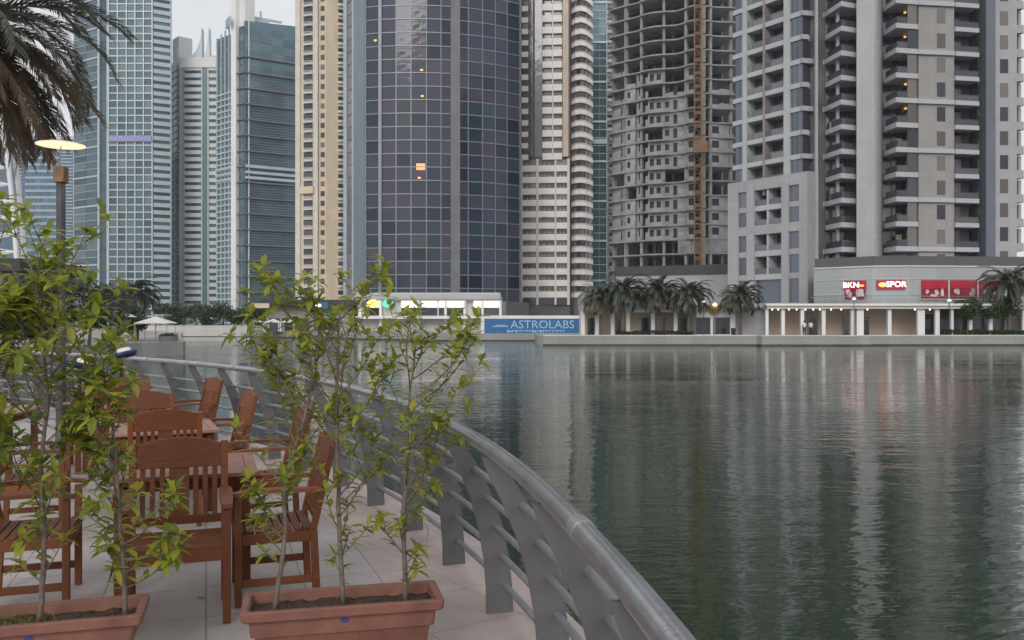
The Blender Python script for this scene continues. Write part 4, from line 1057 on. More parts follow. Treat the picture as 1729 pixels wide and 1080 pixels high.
# ---- white tower with balconies and a rounded corner tinted with painted sunset glow
YB = 255
front = [(880, 256), (918, 255), (964, 255)]+[(px, 255-7*math.sin((px-964)/36*math.pi*.5)*0+6*((px-980)/18)**2*.8) for px in (966, 972, 980, 988, 995, 1000)]
root, fr = tower('white apartment tower with a rounded right corner, sunset glow painted on its bands', front, 145, M['concrete_dark'], core=.5, depth=20)
fh = 19.35*YB/FPX
zt = Z(262, YB)      # above: split columns; below: white frames
n = int(143/fh); its = []; bal = []; lowb = []; highb = []; z0 = Z(497, YB)
fa, fb = fr[0], fr[1]; rc = fr[3:]
wins = [(883, 905), (910, 936), (940, 957)]
nlow = round((zt-z0)/fh)
def F2(px): return fa if px < 918 else fb
FF = F((fa.o.x, fa.o.y), (fb.o.x+fb.u.x*fb.L, fb.o.y+fb.u.y*fb.L))
for k in range(n):
    z = z0+k*fh
    (lowb if k < nlow else highb).append(z)
def b8(fn):
    q = MB(); fn(q)
    return q
floors(root, 'floor_band', b8(lambda q: FF.box(q, 0, FF.t(962), -.85, .9, 0, .6)), M['brightwhite'], lowb)
floors(root, 'floor_band', b8(lambda q: FF.box(q, FF.t(881), FF.t(892), -.7, .8, 0, .4)), M['brightwhite'], highb)
floors(root, 'balcony_front', b8(lambda q: FF.box(q, FF.t(916), FF.t(949), -.8, 1.05, 0, .9)), M['brightwhite'], highb)
def cband(z0_, z1_, d):
    q = MB(); P2 = [f.at(0, 0, d)[:2] for f in rc]+[rc[-1].at(rc[-1].L, 0, d)[:2]]; P3 = [f.at(0, 0, -.4)[:2] for f in rc]+[rc[-1].at(rc[-1].L, 0, -.4)[:2]]
    q.prism(P2+P3[::-1], z0_, z1_); return q
floors(root, 'corner_band', cband(-.8, .38, .25), M['brightwhite'], lowb+highb)
floors(root, 'glow_tint_band', cband(.40, .85, .18), M['peach'], lowb+highb)  # sunset glow on the rounded corner, put into the band colour
mbw = MB()
for a, b in ((880, 882.5), (905.5, 909.5), (936.5, 939.5), (957.5, 962)): FF.box(mbw, FF.t(a), FF.t(b), z0-3, z0+nlow*fh-.5, 0, .7)
FF.box(mbw, FF.t(932), FF.t(934.5), z0+nlow*fh, 145, 0, 1.0)
part('pier', mbw, M['white'], root)
mbw = MB(); FF.box(mbw, FF.t(950), FF.t(960), z0+nlow*fh, 145, 0, .95); part('beige_pier', mbw, M['peach'], root)
mbw = MB(); FF.box(mbw, FF.t(893), FF.t(900), z0+nlow*fh, 145, 0, .4); FF.box(mbw, FF.t(903), FF.t(915.5), z0+nlow*fh, 145, 0, .35); part('dark_glazing', mbw, M['g_dark'], root)
for k in range(n):
    z = z0+k*fh
    ws = wins if k < nlow else [(882, 892), (917, 931), (935, 948)]
    for a, b in ws:
        w_ = round(FF.t(b)-FF.t(a), 2)
        key = ('b8', w_)
        if key not in globals().setdefault('_pc', {}): _pc[key] = unitbox(w_, .2, fh-1.5)
        its.append((_pc[key], FF.mat(FF.t(a), z+.76 if k < nlow else z+.9, .05)))
        if k < nlow:
            k2 = ('r', w_)
            if k2 not in _pc:
                q = MB(); q.box(0, w_, -.04, 0, .45, .5); q.box(w_*.33, w_*.33+.12, -.03, .02, -.0, .9); q.box(w_*.7, w_*.7+.12, -.03, .02, -.0, .9); _pc[k2] = q
            bal.append((_pc[k2], FF.mat(FF.t(a), z+.8, .3)))
many(root, 'window', its, M['g_win']); many(root, 'window_rail', bal, M['offwhite'], 60)
its = []
for f in rc[1:]:
    q = unitbox(f.L*.8, .15, fh-1.7)
    for k in range(n): its.append((q, f.mat(f.L*.1, z0+k*fh+.87, -.2)))
many(root, 'corner_window', its, M['g_win'], 60)
mb = MB(); FF.box(mb, 0, FF.L, z0-3.0, z0-.8, -.2, .3); part('entrance_glazing', mb, M['g_dark'], root)

# ---- thin teal tower and white balcony tower right of it
root, (f,) = tower('narrow teal glass tower squeezed between the white tower and the concrete one', [(999, 268), (1025, 268)], 165, M['bluegrey'], core=.2, depth=20)
fh = 13.4*268/FPX*1.0; n = int(160/fh)
many(root, 'window', cells(f, [1000.3, 1012.3, 1024.5], 2, n, fh, None, .16, .05), M['g_b4'])
mb = MB()
for k in range(n): f.box(mb, 0, f.L, 2+k*fh-(.3 if k % 5 == 0 else .09), 2+k*fh+(.3 if k % 5 == 0 else .09), .05, .45 if k % 5 == 0 else .2)
f.box(mb, 0, f.L, Z(243, 268), Z(235, 268), .05, .7); f.box(mb, -.1, .15, 0, 165, 0, .5); f.box(mb, f.L-.2, f.L, 0, 165, 0, .5)
part('floor_band', mb, M['pearl'], root)
root, (f,) = tower('sliver of a pale tower with stacked balconies beside the unfinished tower', [(1025, 285), (1046, 285)], 62, M['offwhite'], core=.2, depth=16)
fh = 16.6*285/FPX; q = roundbal(1.1, 1.5, True, 1.1); its = []
for k in range(int(60/fh)): its.append((q, f.mat(2.0, 3+k*fh, .1)))
many(root, 'balcony', its, M['white']); q = unitbox(2.2, .15, fh-1.6)
many(root, 'balcony_door', [(q, f.mat(.8, 3+k*fh+.3, .08)) for k in range(int(60/fh))], M['g_dark'])
root, (f,) = tower('bright balcony-edged sliver of tower behind the top of the unfinished tower', [(1023, 292), (1034, 292)], 190, M['offwhite'], core=.2, depth=16)
its = []
for k in range(int(186/3.2)): its.append((q, f.mat(.2, 4+k*3.2, .1)))
many(root, 'balcony_door', its, M['g_dark'], 40)
q2 = unitbox(2.4, .9, .9, -.3, -.9, 0); many(root, 'balcony', [(q2, f.mat(0, 3.4+k*3.2, .1)) for k in range(int(186/3.2))], M['white'], 60)

# ---- unfinished concrete tower
D0 = 205
front = [(1033, 217), (1060, 212), (1096, 209), (1140, 206.5), (1168, 204), (1196, 203.4), (1239, 205)]
FHC = 3.32; ZB = 20.6
root, fr = tower('unfinished grey concrete tower with open floors above and an orange hoist mast', front, ZB+22*FHC, M['shadecore'], core=9, depth=26)
PW = [W(px, Y) for px, Y in front]
def wavy(over, n_=5):
    out = []
    for i, f in enumerate(fr):
        for k in range(n_):
            t = f.L*k/n_; bulge = over*(1+.7*math.sin((i*n_+k)*.62+1.0)); p_ = f.at(t, 0, bulge); out.append((p_[0], p_[1]))
    p_ = fr[-1].at(fr[-1].L, 0, over); out.append((p_[0], p_[1])); return out
back = [fr[-1].at(fr[-1].L, 0, -9.5)[:2], fr[0].at(0, 0, -9.5)[:2]]
mb = MB(); mb.prism(wavy(.8)+back, -.16, .16)
floors(root, 'floor_slab', mb, M['concrete'], [ZB+k*FHC for k in range(-3, 23)])
for k in (): pass
mb = MB()
for px in (1036, 1056, 1083, 1121, 1158, 1200, 1234):
    f = next(q for q, (a, b) in zip(fr, zip(front, front[1:])) if a[0] <= px <= b[0])
    q = MB(); t = f.t(px); f.box(q, t-.28, t+.28, 0, ZB+22*FHC, -.75, .15); part('column', q, M['concrete'], root)
    q = MB(); t = f.t(px)+.8; f.box(q, t-.3, t+.3, 0, ZB+22*FHC, -6.3, -5.7); part('column', q, M['concrete'], root)
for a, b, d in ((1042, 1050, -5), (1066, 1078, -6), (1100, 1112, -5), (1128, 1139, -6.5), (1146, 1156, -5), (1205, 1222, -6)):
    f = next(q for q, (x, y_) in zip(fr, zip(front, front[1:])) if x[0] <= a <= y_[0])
    q = MB(); f.box(q, f.t(a), f.t(b), 10, ZB+22*FHC, d-.5, d); part('inner_wall', q, M['shadecore'], root)
# infill walls: (px0, px1, [(window px0, px1, sill, head)])
bays = [(1036, 1056, [(1048, 1051, .5, 2.5), (1052.5, 1055.8, .9, 2.3)]), (1057, 1073, [(1059, 1064.5, .9, 2.3)]), (1094, 1120, [(1097, 1104, .8, 2.4), (1108.5, 1116, .9, 2.3)]),
        (1121.5, 1157, [(1122.5, 1130, .9, 2.3), (1137, 1143.5, .3, 2.5)]), (1160, 1171, [(1162.5, 1171, .9, 2.5)]), (1197, 1238, [(1201, 1214, .8, 2.4), (1231, 1238, .9, 2.3)])]
rb_ = random.Random(12); holes = []; hc = {}
for a, b, wins_ in bays:
    f = min(fr, key=lambda q: abs(q.t((a+b)/2)-q.L/2) if 0 <= q.t((a+b)/2) <= q.L else 999)
    ta, tb = f.t(a), f.t(b)
    def bay(full):
        q = MB(); xs = ta; zh = FHC-.32
        for w0, w1, s0_, h0_ in wins_:
            u0, u1 = f.t(w0), f.t(w1)
            if u0 > xs+.02: f.box(q, xs, u0, 0, zh if full else 1.1, -.2, .02)
            f.box(q, u0, u1, 0, s0_, -.2, .02)
            if full: f.box(q, u0, u1, h0_, zh, -.2, .02)
            xs = u1
        if tb > xs+.02: f.box(q, xs, tb, 0, zh if full or wins_[0][0] % 2 > 1 else .9, -.2, .02)
        return q
    me = bay(True).mesh('infill_wall', M['block']); me2 = bay(False).mesh('infill_wall', M['block'])
    for k in range(13):
        if (k >= 8 and rb_.random() < (k-7)*.13) or rb_.random() < .05: continue
        o = link('infill_wall', me if (k < 9 or rb_.random() < .5) else me2, root); o.location = (0, 0, ZB+k*FHC+.16)
        if k < 9 or True:
            for w0, w1, s0_, h0_ in wins_:
                key = (w0, w1)
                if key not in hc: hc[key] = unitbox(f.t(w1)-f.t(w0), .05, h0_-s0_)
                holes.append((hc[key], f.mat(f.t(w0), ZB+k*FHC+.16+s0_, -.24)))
many(root, 'opening_shade_panel', holes, M['dark'])  # dark panels stand in for the shade behind the open window holes
f = next(q for q, (x, y_) in zip(fr, zip(front, front[1:])) if x[0] <= 1080 <= y_[0])      # recessed balconies with upstands
q = MB(); f.box(q, f.t(1074), f.t(1078), 0, FHC-.32, -2.4, -.2); f.box(q, f.t(1078.1), f.t(1084), 0, 1.0, .2, .4); f.box(q, f.t(1089), f.t(1093.5), 0, 1.9, -.4, -.2)
floors(root, 'balcony_wall', q, M['concrete'], [ZB+k*FHC+.16 for k in range(12)])
q = MB()
for f in fr[4:]: f.box(q, 0, f.L, ZB-3.1, ZB-.2, -.2, .3)
for f in fr[3:4]: f.box(q, f.L*.2, f.L, ZB-3.1, ZB-.2, -.2, .3)
part('base_wall', q, M['concrete'], root)
q = MB()
for f in fr: f.box(q, 0, f.L, ZB-7.3, ZB-6.7, -8, .5); f.box(q, 0, f.L, 0, ZB-9.8, -8, 1.5)
part('base_wall', q, M['concrete_dark'], root)
mast = thing('hoist_mast', 'orange steel hoist mast climbing the front of the unfinished concrete tower', 'hoist')
f = fr[4]; t0 = f.t(1172); t1 = f.t(1183); zt_ = ZB+24*FHC
for tt in (t0, t1):
    for d in (1.5, 3.0): q = MB(); f.box(q, tt-.11, tt+.11, 8, zt_, d-.11, d+.11); part('mast_post', q, M['orange'], mast)
q = MB(); kz = 8; i = 0
while kz < zt_-1.5:
    d = 3.0; a_ = Vector(f.at(t0, kz, d)); b_ = Vector(f.at(t1, kz+1.5, d)); c_ = Vector(f.at(t1, kz, d)); e_ = Vector(f.at(t0, kz+1.5, d))
    q.tube([a_, b_] if i % 2 else [c_, e_], .07, 4, cap=False); q.tube([a_, c_], .07, 4, cap=False); q.tube([Vector(f.at(t0, kz, 1.5)), a_], .06, 4, cap=False); q.tube([Vector(f.at(t1, kz, 1.5)), c_], .06, 4, cap=False)
    if i % 2: f.box(q, t0+.1, t1-.1, kz+.2, kz+.9, 1.6, 2.2)
    kz += 1.5; i += 1
part('lattice', q, M['orange'], mast)
for k in range(-2, 23):
    q = MB(); f.box(q, f.t(1183.6), f.t(1191), ZB+k*FHC+.25, ZB+(k+1)*FHC-.05, .9, 1.1)
    part('landing_screen', q, M['tan'], mast)
q = MB(); f.box(q, t0-.4, f.t(1193), Z(262, 203), Z(262, 203)+2.6, 3.2, 4.6); part('hoist_cage', q, M['orange'], mast)
# podium below it
pd = thing('construction_podium', 'plain grey podium block behind the palms, below the unfinished tower', 'podium')
f = F(W(1040, 158), W(1240, 150)); mb = MB(); f.box(mb, 0, f.L, 0, Z(463, 153), -30, 0); part('wall', mb, M['podium'], pd)
mb = MB(); f.box(mb, -.2, f.L+.2, Z(463, 153), Z(463, 153)+1.6, -1, .3); part('parapet', mb, M['darkframe'], pd)
for i in range(6):
    mb = MB(); t = f.L*(i+.5)/6; f.box(mb, t-1.4, t+1.4, 1.5, 4.5, .0, .08); part('window', mb, M['g_win'], pd)

# ---- the balcony tower on the right
B = thing('tower', 'large grey residential tower with angular white-edged balconies, on the right', 'tower')
FH = 3.33; ZS = 11.46; NF = 22; TOP = ZS+NF*FH
ks = range(-1, NF)
f = F(W(1240, 134), W(1370, 123))
Lw = f.t(1356)
# left wing: solid core behind, columns of glass and two balcony bays in front
mb = MB(); q = [f.at(0, 0, -1.7), f.at(Lw+1.2, 0, -1.7), f.at(Lw+1.2, 0, -16), f.at(0, 0, -16)]; mb.prism([(p_[0], p_[1]) for p_ in q], 0, TOP); part('wall', mb, M['concrete_dark'], B)
for a, b in ((1241.5, 1256), (1336, 1356)):
    mb = MB(); f.box(mb, f.t(a)+.02, f.t(b)-.02, 0, TOP, -1.7, -.06); part('window_bay', mb, M['darkframe'], B)
mb = MB(); f.box(mb, -.15, f.t(1356), -.34, .34, -1.6, .22); floors(B, 'floor_band', mb, M['band'], [ZS+k*FH for k in ks if k > 2])
for a, b in ((1256, 1263), (1325.5, 1335.5)):
    mb = MB(); f.box(mb, f.t(a), f.t(b), 20, TOP+1, -1.6, .34); part('pilaster', mb, M['band'], B)
mb = MB(); f.box(mb, f.t(1290), f.t(1293.2), 20, TOP, -1.6, .30); part('divider', mb, M['brown'], B)
its = []; wb = {}
for a, b in ((1242.5, 1255), (1338, 1355)):
    w_ = f.t(b)-f.t(a); wb[a] = unitbox(w_*.48, .1, FH-.72); 
    for k in ks:
        for j in (0, 1): its.append((wb[a], f.mat(f.t(a)+j*w_*.52, ZS+k*FH+.36, .02)))
many(B, 'window', its, M['g_bay'])
rail_p = []; door_p = []; dd = {}
for a, b in ((1264, 1289.5), (1294, 1325)):
    w_ = f.t(b)-f.t(a); q = MB(); q.box(.3*w_, w_, -.05, 0, 0, .85); q.box(0, w_, -.07, -.02, .88, .95)
    for j in range(4): q.box(w_*j/4, w_*j/4+.05, -.06, .02, 0, .9)
    d_ = unitbox(w_*.46, .08, FH-.9)
    for k in ks:
        if k < 3: continue
        rail_p.append((q, f.mat(f.t(a), ZS+k*FH+.34, .05))); door_p.append((d_, f.mat(f.t(a)+.1, ZS+k*FH+.36, -1.6))); door_p.append((d_, f.mat(f.t(a)+w_*.51, ZS+k*FH+.36, -1.6)))
rf_ = random.Random(31)      # things people keep on their balconies
for bx, (a, b) in enumerate(((1264, 1289.5), (1294, 1325))):
    for k in range(3, 12):
        if rf_.random() < .6:
            mb = MB(); t_ = f.t(a)+.4+rf_.random()*(f.t(b)-f.t(a)-1.4); hh_ = rf_.uniform(.5, 1.5); f.box(mb, t_, t_+rf_.uniform(.35, .9), ZS+k*FH+.36, ZS+k*FH+.36+hh_, -1.45, -1.0)
            part('balcony_furniture', mb, M[rf_.choice(('white', 'brown', 'tan', 'slate', 'cream'))], B)
many(B, 'balcony_rail', rail_p, M['g_rail']); many(B, 'balcony_door', door_p, M['g_dark'])
# the projecting frame of the lower floors
fp = F(f.at(-.5, 0, .9)[:2], f.at(f.t(1371), 0, .9)[:2])
def pt2(px): return fp.t(px)
cols2 = [(1246, 1260), (1273, 1319), (1331, 1349)]; e0, e1 = 0, fp.L
rowz = [(-.1, 3.4), (4.3, 7.7), (8.5, 11.1), (11.9, 14.3), (15.6, 17.75), (18.5, 20.8)]
ztop = 22.4
mb = MB(); xs = [e0]+[pt2(v) for c in cols2 for v in c]+[e1]
for i in range(0, len(xs), 2): fp.box(mb, xs[i], xs[i+1], 0, ztop, -2.4, 0)
part('stone_frame', mb, M['stone'], B)
zr = [r_[1] for r_ in rowz]
for i in range(1, 6, 2):
    zb_, zt2 = rowz[i-1][1], rowz[i][0]
for a, b in cols2:
    zz = [0]+[]
    for (z1_, z2_), nxt in zip(rowz, rowz[1:]+[(ztop, 0)]):
        mb = MB(); fp.box(mb, pt2(a)+.01, pt2(b)-.01, z2_, nxt[0], -2.4, -.06 if (nxt[0]-z2_) > 1 else -.2); part('spandrel', mb, M['stone'] if nxt[0]-z2_ > 1 or a != 1273 else M['band'], B)
for a, b in (cols2[0], cols2[2]):
    for z1_, z2_ in rowz:
        mb = MB(); w_ = pt2(b)-pt2(a); fp.box(mb, pt2(a)+.02, pt2(b)-.02, z1_, z2_, -.7, -.35); part('window', mb, M['g_bay'], B)
a, b = cols2[1]
for z1_, z2_ in rowz:
    mb = MB(); m_ = pt2(1294)
    if z1_ > 8: fp.box(mb, pt2(a)+.05, m_-.2, z1_, z1_+.85, -.35, -.3); fp.box(mb, m_+.2, pt2(b)-.05, z1_, z1_+.85, -.35, -.3); part('balcony_rail', mb, M['g_rail'], B)
    else: fp.box(mb, pt2(a)+.05, pt2(b)-.05, z1_, z2_, -.8, -.7); part('window', mb, M['g_bay'], B)
mb = MB(); fp.box(mb, pt2(1292.5), pt2(1295.5), 8.2, 21, -2.3, -.28); part('divider', mb, M['band'], B)
# middle recess with angular balconies
g0 = F(W(1371, 125.5), W(1446, 124.5))
mb = MB(); q = [g0.at(-1.2, 0, -.1), g0.at(g0.L, 0, -.1), g0.at(g0.L, 0, -14), g0.at(-1.2, 0, -14)]; mb.prism([(p_[0], p_[1]) for p_ in q], 0, TOP); part('wall', mb, M['concrete_dark'], B)
mb = MB(); p_ = W(1378, 123.6); mb.box(p_[0]-.2, p_[0]+.16, p_[1]-.3, p_[1]+.3, 8.5, TOP); part('white_column', mb, M['stone'], B)
sf = F(f.at(Lw+.05, 0, -.1)[:2], W(1378, 125))      # dark glass return between the wing and the recess
gw = unitbox(g0.L/5-.18, .1, FH-.5); its = []
for k in ks:
    for j in range(5): its.append((gw, g0.mat(.05+j*g0.L/5, ZS+k*FH+.2, 0)))
many(B, 'recess_window', its, M['g_dark'])
Ap = [W(1393, 124.6), W(1420, 120.4), W(1447, 121.4), W(1447, 124.5), W(1393, 125.4)]
mb = MB(); mb.prism(Ap, -.33, .33)
floors(B, 'balcony', mb, M['band'], [ZS+k*FH for k in ks if k > -1])
mb = MB()
for a, b in ((Ap[0], Ap[1]), (Ap[1], Ap[2])):
    h_ = F(a, b); h_.box(mb, .25, h_.L-.1, .33, 1.15, -.22, -.18); h_.box(mb, .2, h_.L-.05, 1.17, 1.24, -.24, -.16)
me_r = mb.mesh('balcony_rail', M['g_raildark'])
for k in ks:
    if k > -1: o = link('balcony_rail', me_r, B); o.location = (0, 0, ZS+k*FH)
for k in range(0, 11):
    for px, Y_ in ((1428, 122.6), (1405, 123.4), (1530, 121.4), (1518, 121.6)):
        if rf_.random() < .45:
            x_, y2 = W(px, Y_); mb = MB(); hh_ = rf_.uniform(.9, 1.8); ww = rf_.uniform(.2, .45); mb.box(x_-ww, x_+ww, y2, y2+.5, ZS+k*FH+.34, ZS+k*FH+.34+hh_)
            part('balcony_furniture', mb, M[rf_.choice(('white', 'brown', 'tan', 'slate', 'cream'))], B)
mb = MB(); p_ = W(1414, 122.6); mb.box(p_[0]-.2, p_[0]+.2, p_[1]-.2, p_[1]+.2, ZS-2, TOP); part('slim_post', mb, M['steel'], B)
cn = F(W(1357, 123.9), W(1394, 124.9))
mb = MB(); cn.box(mb, -.3, cn.L, -.33, .33, -.8, .0); floors(B, 'link_band', mb, M['stone'], [ZS+k*FH for k in ks if k > -1 and k % 2 == 0])
mb = MB(); cn.box(mb, -.3, cn.L*.25, -.33, .33, -.8, -.01); floors(B, 'link_band', mb, M['stone'], [ZS+k*FH for k in ks if k > -1 and k % 2 == 1])
# stone pillar rounding away at its right edge
P_ = [W(1446.2, 120.2), W(1476, 119.6)]+[W(1476+13*math.sin(a), 119.6+2.6*(1-math.cos(a))) for a in (.3, .6, .9, 1.2, 1.5)]+[W(1491, 126), W(1446, 126)]
mb = MB(); mb.prism(P_, 0, TOP+2); part('pillar', mb, M['stone'], B)
# right bay
g1 = F(W(1490, 123.4), W(1552, 122.6))
mb = MB(); q = [g1.at(0, 0, -.1), g1.at(g1.L, 0, -.1), g1.at(g1.L, 0, -14), g1.at(0, 0, -14)]; mb.prism([(p_[0], p_[1]) for p_ in q], 0, TOP); part('wall', mb, M['concrete_dark'], B)
its = []; gw2 = unitbox(g1.L/4-.15, .1, FH-.5)
for k in ks:
    for j in range(4): its.append((gw2, g1.mat(.05+j*g1.L/4, ZS+k*FH+.2, 0)))
many(B, 'bay_window', its, M['g_dark'])
Ar = [W(1492, 122.6), W(1513, 119.2), W(1550.5, 119.9), W(1550.5, 122.6), W(1492, 123.4)]
mb = MB(); mb.prism(Ar, -.33, .33); floors(B, 'balcony', mb, M['band'], [ZS+k*FH for k in ks if k > -1])
mb = MB()
for a, b, e_ in ((Ar[0], Ar[1], 1), (Ar[1], Ar[2], .55)):
    h_ = F(a, b); h_.box(mb, .2, h_.L*e_, .33, 1.15, -.22, -.18); h_.box(mb, .15, h_.L*e_, 1.17, 1.24, -.24, -.16)
h_ = F(Ar[1], Ar[2]); gb = MB(); h_.box(gb, h_.L*.57, h_.L-.05, .33, FH-.34, -.35, -.25); meg = gb.mesh('glass_screen', M['g_win'])
me_r = mb.mesh('balcony_rail', M['g_raildark'])
for k in ks:
    if k > -1:
        o = link('balcony_rail', me_r, B); o.location = (0, 0, ZS+k*FH); o = link('glass_screen', meg, B); o.location = (0, 0, ZS+k*FH)
# stone wall with one window a floor
g2 = F(W(1551, 120.3), W(1611, 121.0))
mb = MB(); g2.box(mb, 0, g2.L, 0, TOP+1, -14, 0); part('stone_wall', mb, M['stonewarm'], B)
its = []; q = unitbox(g2.t(1596)-g2.t(1582), .1, 1.95)
for k in ks: its.append((q, g2.mat(g2.t(1582), ZS+k*FH+.75, .04)))
many(B, 'window', its, M['g_win'])
g3 = F(W(1611, 121.0), W(1651, 121.7))
mb = MB(); g3.box(mb, 0, g3.L, 0, TOP, -14, -1.8); part('wall', mb, M['concrete_dark'], B)
mb = MB(); g3.box(mb, .02, g3.L, -.3, .3, -1.8, .3); floors(B, 'floor_band', mb, M['band'], [ZS+k*FH for k in ks if k > -1])
mb = MB(); hh = F(W(1551, 119.9), W(1611, 120.6)); hh.box(mb, 0, hh.L+.1, -.3, .3, -.35, -.0); floors(B, 'long_band', mb, M['band'], [ZS+k*FH for k in ks if k > -1 and k % 2 == 0])
its = []; q = unitbox(g3.L/3-.12, .1, FH-.5)
for k in ks:
    for j in range(3): its.append((q, g3.mat(.05+j*g3.L/3, ZS+k*FH+.2, -1.75)))
many(B, 'bay_window', its, M['g_dark'], 66)
q = MB(); q.box(0, g3.L, -.05, 0, .3, 1.05); q.box(0, g3.L, -.07, -.02, 1.08, 1.14); many(B, 'balcony_rail', [(q, g3.mat(0, ZS+k*FH, .1)) for k in ks if k > -1], M['g_raildark'])
# dark lattice glazing, pier, right wall
g4 = F(W(1651, 122.6), W(1665, 122.8)); mb = MB(); g4.box(mb, 0, g4.L, 0, TOP, -12, -.1); part('wall', mb, M['darkframe'], B)
its = []; q = unitbox(g4.L/2-.1, .08, .75)
for k in range(int(TOP/.85)):
    for j in (0, 1): its.append((q, g4.mat(.04+j*g4.L/2, .3+k*.85, .0)))
many(B, 'lattice_pane', its, M['g_dark'], 80)
g5 = F(W(1665, 121.0), W(1680.5, 121.0)); mb = MB(); g5.box(mb, 0, g5.L, 0, TOP+2, -12, 0); part('blue_pier', mb, M['slate'], B)
g6 = F(W(1680.5, 121.4), W(1717, 121.6)); mb = MB(); g6.box(mb, 0.02, g6.L, 0, TOP+1, -12, 0); part('stone_wall', mb, M['stone'], B)
its = []; q = unitbox(g6.t(1702)-g6.t(1688.5), .1, 1.9)
for k in ks: its.append((q, g6.mat(g6.t(1688.5), ZS+k*FH*.985+1.2, .04)))
many(B, 'window', its, M['g_win'])
q = MB(); q.box(0, 1.35, -.2, 1.6, -.12, .12); q.box(.02, 1.3, -.15, -.1, .12, 1.0); q.box(.9, 1.3, .4, 1.5, .12, FH-.3)
many(B, 'side_balcony', [(q, g6.mat(g6.L-.02, ZS+k*FH, -.6)) for k in ks if k > -1], M['stone'])
# chandelier lights seen in the right bay
for k in (4, 6, 7, 9):
    pass
for px, py in ((1528, 21), (1528, 62), (1529, 142), (1529, 183)):
    p_ = W(px, 122.3); lt_ = thing('ceiling_lamp', {21: 'topmost glowing amber lamp in the right balcony bay', 62: 'second glowing amber lamp from the top in the right balcony bay', 142: 'third glowing amber lamp down in the right balcony bay', 183: 'lowest glowing amber lamp in the right balcony bay'}[py], 'lamp', (p_[0], p_[1], Z(py, 122.3)), group='amber lamps in the right balcony bay')
    mb = MB(); mb.lathe([(0, -.16), (.16, -.08), (.2, .02), (.1, .12), (0, .14)], 12); part('shade', mb, emit('amber_lamp', (1, .5, .15), 1.0), lt_, True); mb = MB(); mb.tube([(0, 0, .12), (0, 0, .55)], .02, 6); part('rod', mb, M['black'], lt_)

# ---- podium with the red signs, arcade along the quay
PD = thing('podium', 'wide pale podium with a dark glass parapet under the balcony tower', 'podium')
pp = [W(1374, 115.5), W(1473, 110.6), W(1535, 110.0), W(1700, 111.5), W(1900, 112)]
mb = MB(); mb.prism(pp+[W(1900, 121), W(1374, 121)], 0, 8.45); part('wall', mb, M['podium'], PD)
for a, b in zip(pp, pp[1:]):
    h_ = F(a, b); mb = MB(); h_.box(mb, 0, h_.L, 8.45, 8.62, -.6, .12); part('coping', mb, M['offwhite'], PD)
    mb = MB(); h_.box(mb, .02, h_.L, 8.63, 9.75, -.35, -.3); h_.box(mb, .02, h_.L, 9.76, 9.82, -.38, -.27); part('parapet_glass', mb, M['g_raildark'], PD)
    mb = MB(); h_.box(mb, 0, h_.L, 5.0, 5.12, 0, .1); h_.box(mb, 0, h_.L, 6.9, 7.0, 0, .07); part('ledge', mb, M['pearl'], PD)
    mb = MB(); k = int(h_.L/1.2)
    for j in range(k): h_.box(mb, h_.L*(j+.5)/k-.03, h_.L*(j+.5)/k+.03, 3.85, 4.75, .9, .95)
    h_.box(mb, 0, h_.L, 4.75, 4.82, .87, .98); part('terrace_rail', mb, M['steel'], PD)
def text(s, size, mat, name, parent, Mx, extrude=.02, sx=1):
    cu = bpy.data.curves.new(name, 'FONT'); cu.body = s; cu.size = size; cu.extrude = extrude; cu.resolution_u = 3; cu.align_x = 'CENTER'; cu.align_y = 'CENTER'
    tmp = bpy.data.objects.new('t', cu); COL.objects.link(tmp)
    me = bpy.data.meshes.new_from_object(tmp.evaluated_get(bpy.context.evaluated_depsgraph_get())); bpy.data.objects.remove(tmp)
    me.materials.clear(); me.materials.append(mat)
    o = link(name, me, parent); o.matrix_local = Mx @ Matrix.Rotation(R(90), 4, 'X') @ Matrix.Diagonal((sx, 1, 1, 1)); return o
h0, h1, h2 = [F(a, b) for a, b in zip(pp, pp[1:])][:3]
def signbox(label, h_, px0, px1, py0, py1, Y, low=None):
    t = thing('shop_sign', label, 'sign'); mb = MB(); h_.box(mb, h_.t(px0), h_.t(px1), Z(py1, Y), Z(py0, Y), .11, .3); part('panel', mb, M['red'], t); return t
s1 = signbox('red lit sign above a picture panel, leftmost red sign on the podium', h0, 1426, 1463, 474, 487.5, 112)
text('BKN', .95, M['glow_white'], 'lettering', s1, h0.mat(h0.t(1438.5), Z(481.5, 112), .33), .03, 1.1)
mb = MB(); h0.box(mb, h0.t(1448.5), h0.t(1460), Z(484, 112), Z(481, 112), .3, .36); part('orange_bar', mb, M['glow_orange'], s1)
mb = MB(); h0.box(mb, h0.t(1427), h0.t(1462), Z(504, 112), Z(488, 112), .11, .2); pc = part('picture_panel', mb, M['darkred'], s1)
def blobs(parent, h_, pxs, Y, seed):
    r_ = random.Random(seed); mb = MB()
    for px, py, w_, hh in pxs:
        c = Vector(h_.at(h_.t(px), Z(py, Y), .22)); n_ = 9; P2 = []
        for i in range(n_):
            a_ = 2*math.pi*i/n_; q = r_.uniform(.7, 1.15); P2.append(c+h_.u*math.cos(a_)*w_*q+Vector((0, 0, math.sin(a_)*hh*q)))
        mb.poly(P2)
    part('pale_figure', mb, M['photo_white'], parent)
blobs(pc, h0, [(1433, 493, .35, .5), (1436, 498, .3, .4), (1453, 491, .5, .35), (1450, 496, .3, .45), (1457, 497, .25, .35)], 112, 3)
s2 = signbox('red lit sign with a round orange mark before its white letters', h1, 1479.5, 1528, 473, 488, 110.5)
text('SPOR', 1.0, M['glow_white'], 'lettering', s2, h1.mat(h1.t(1512), Z(480.2, 110.3), .33), .03, 1.0)
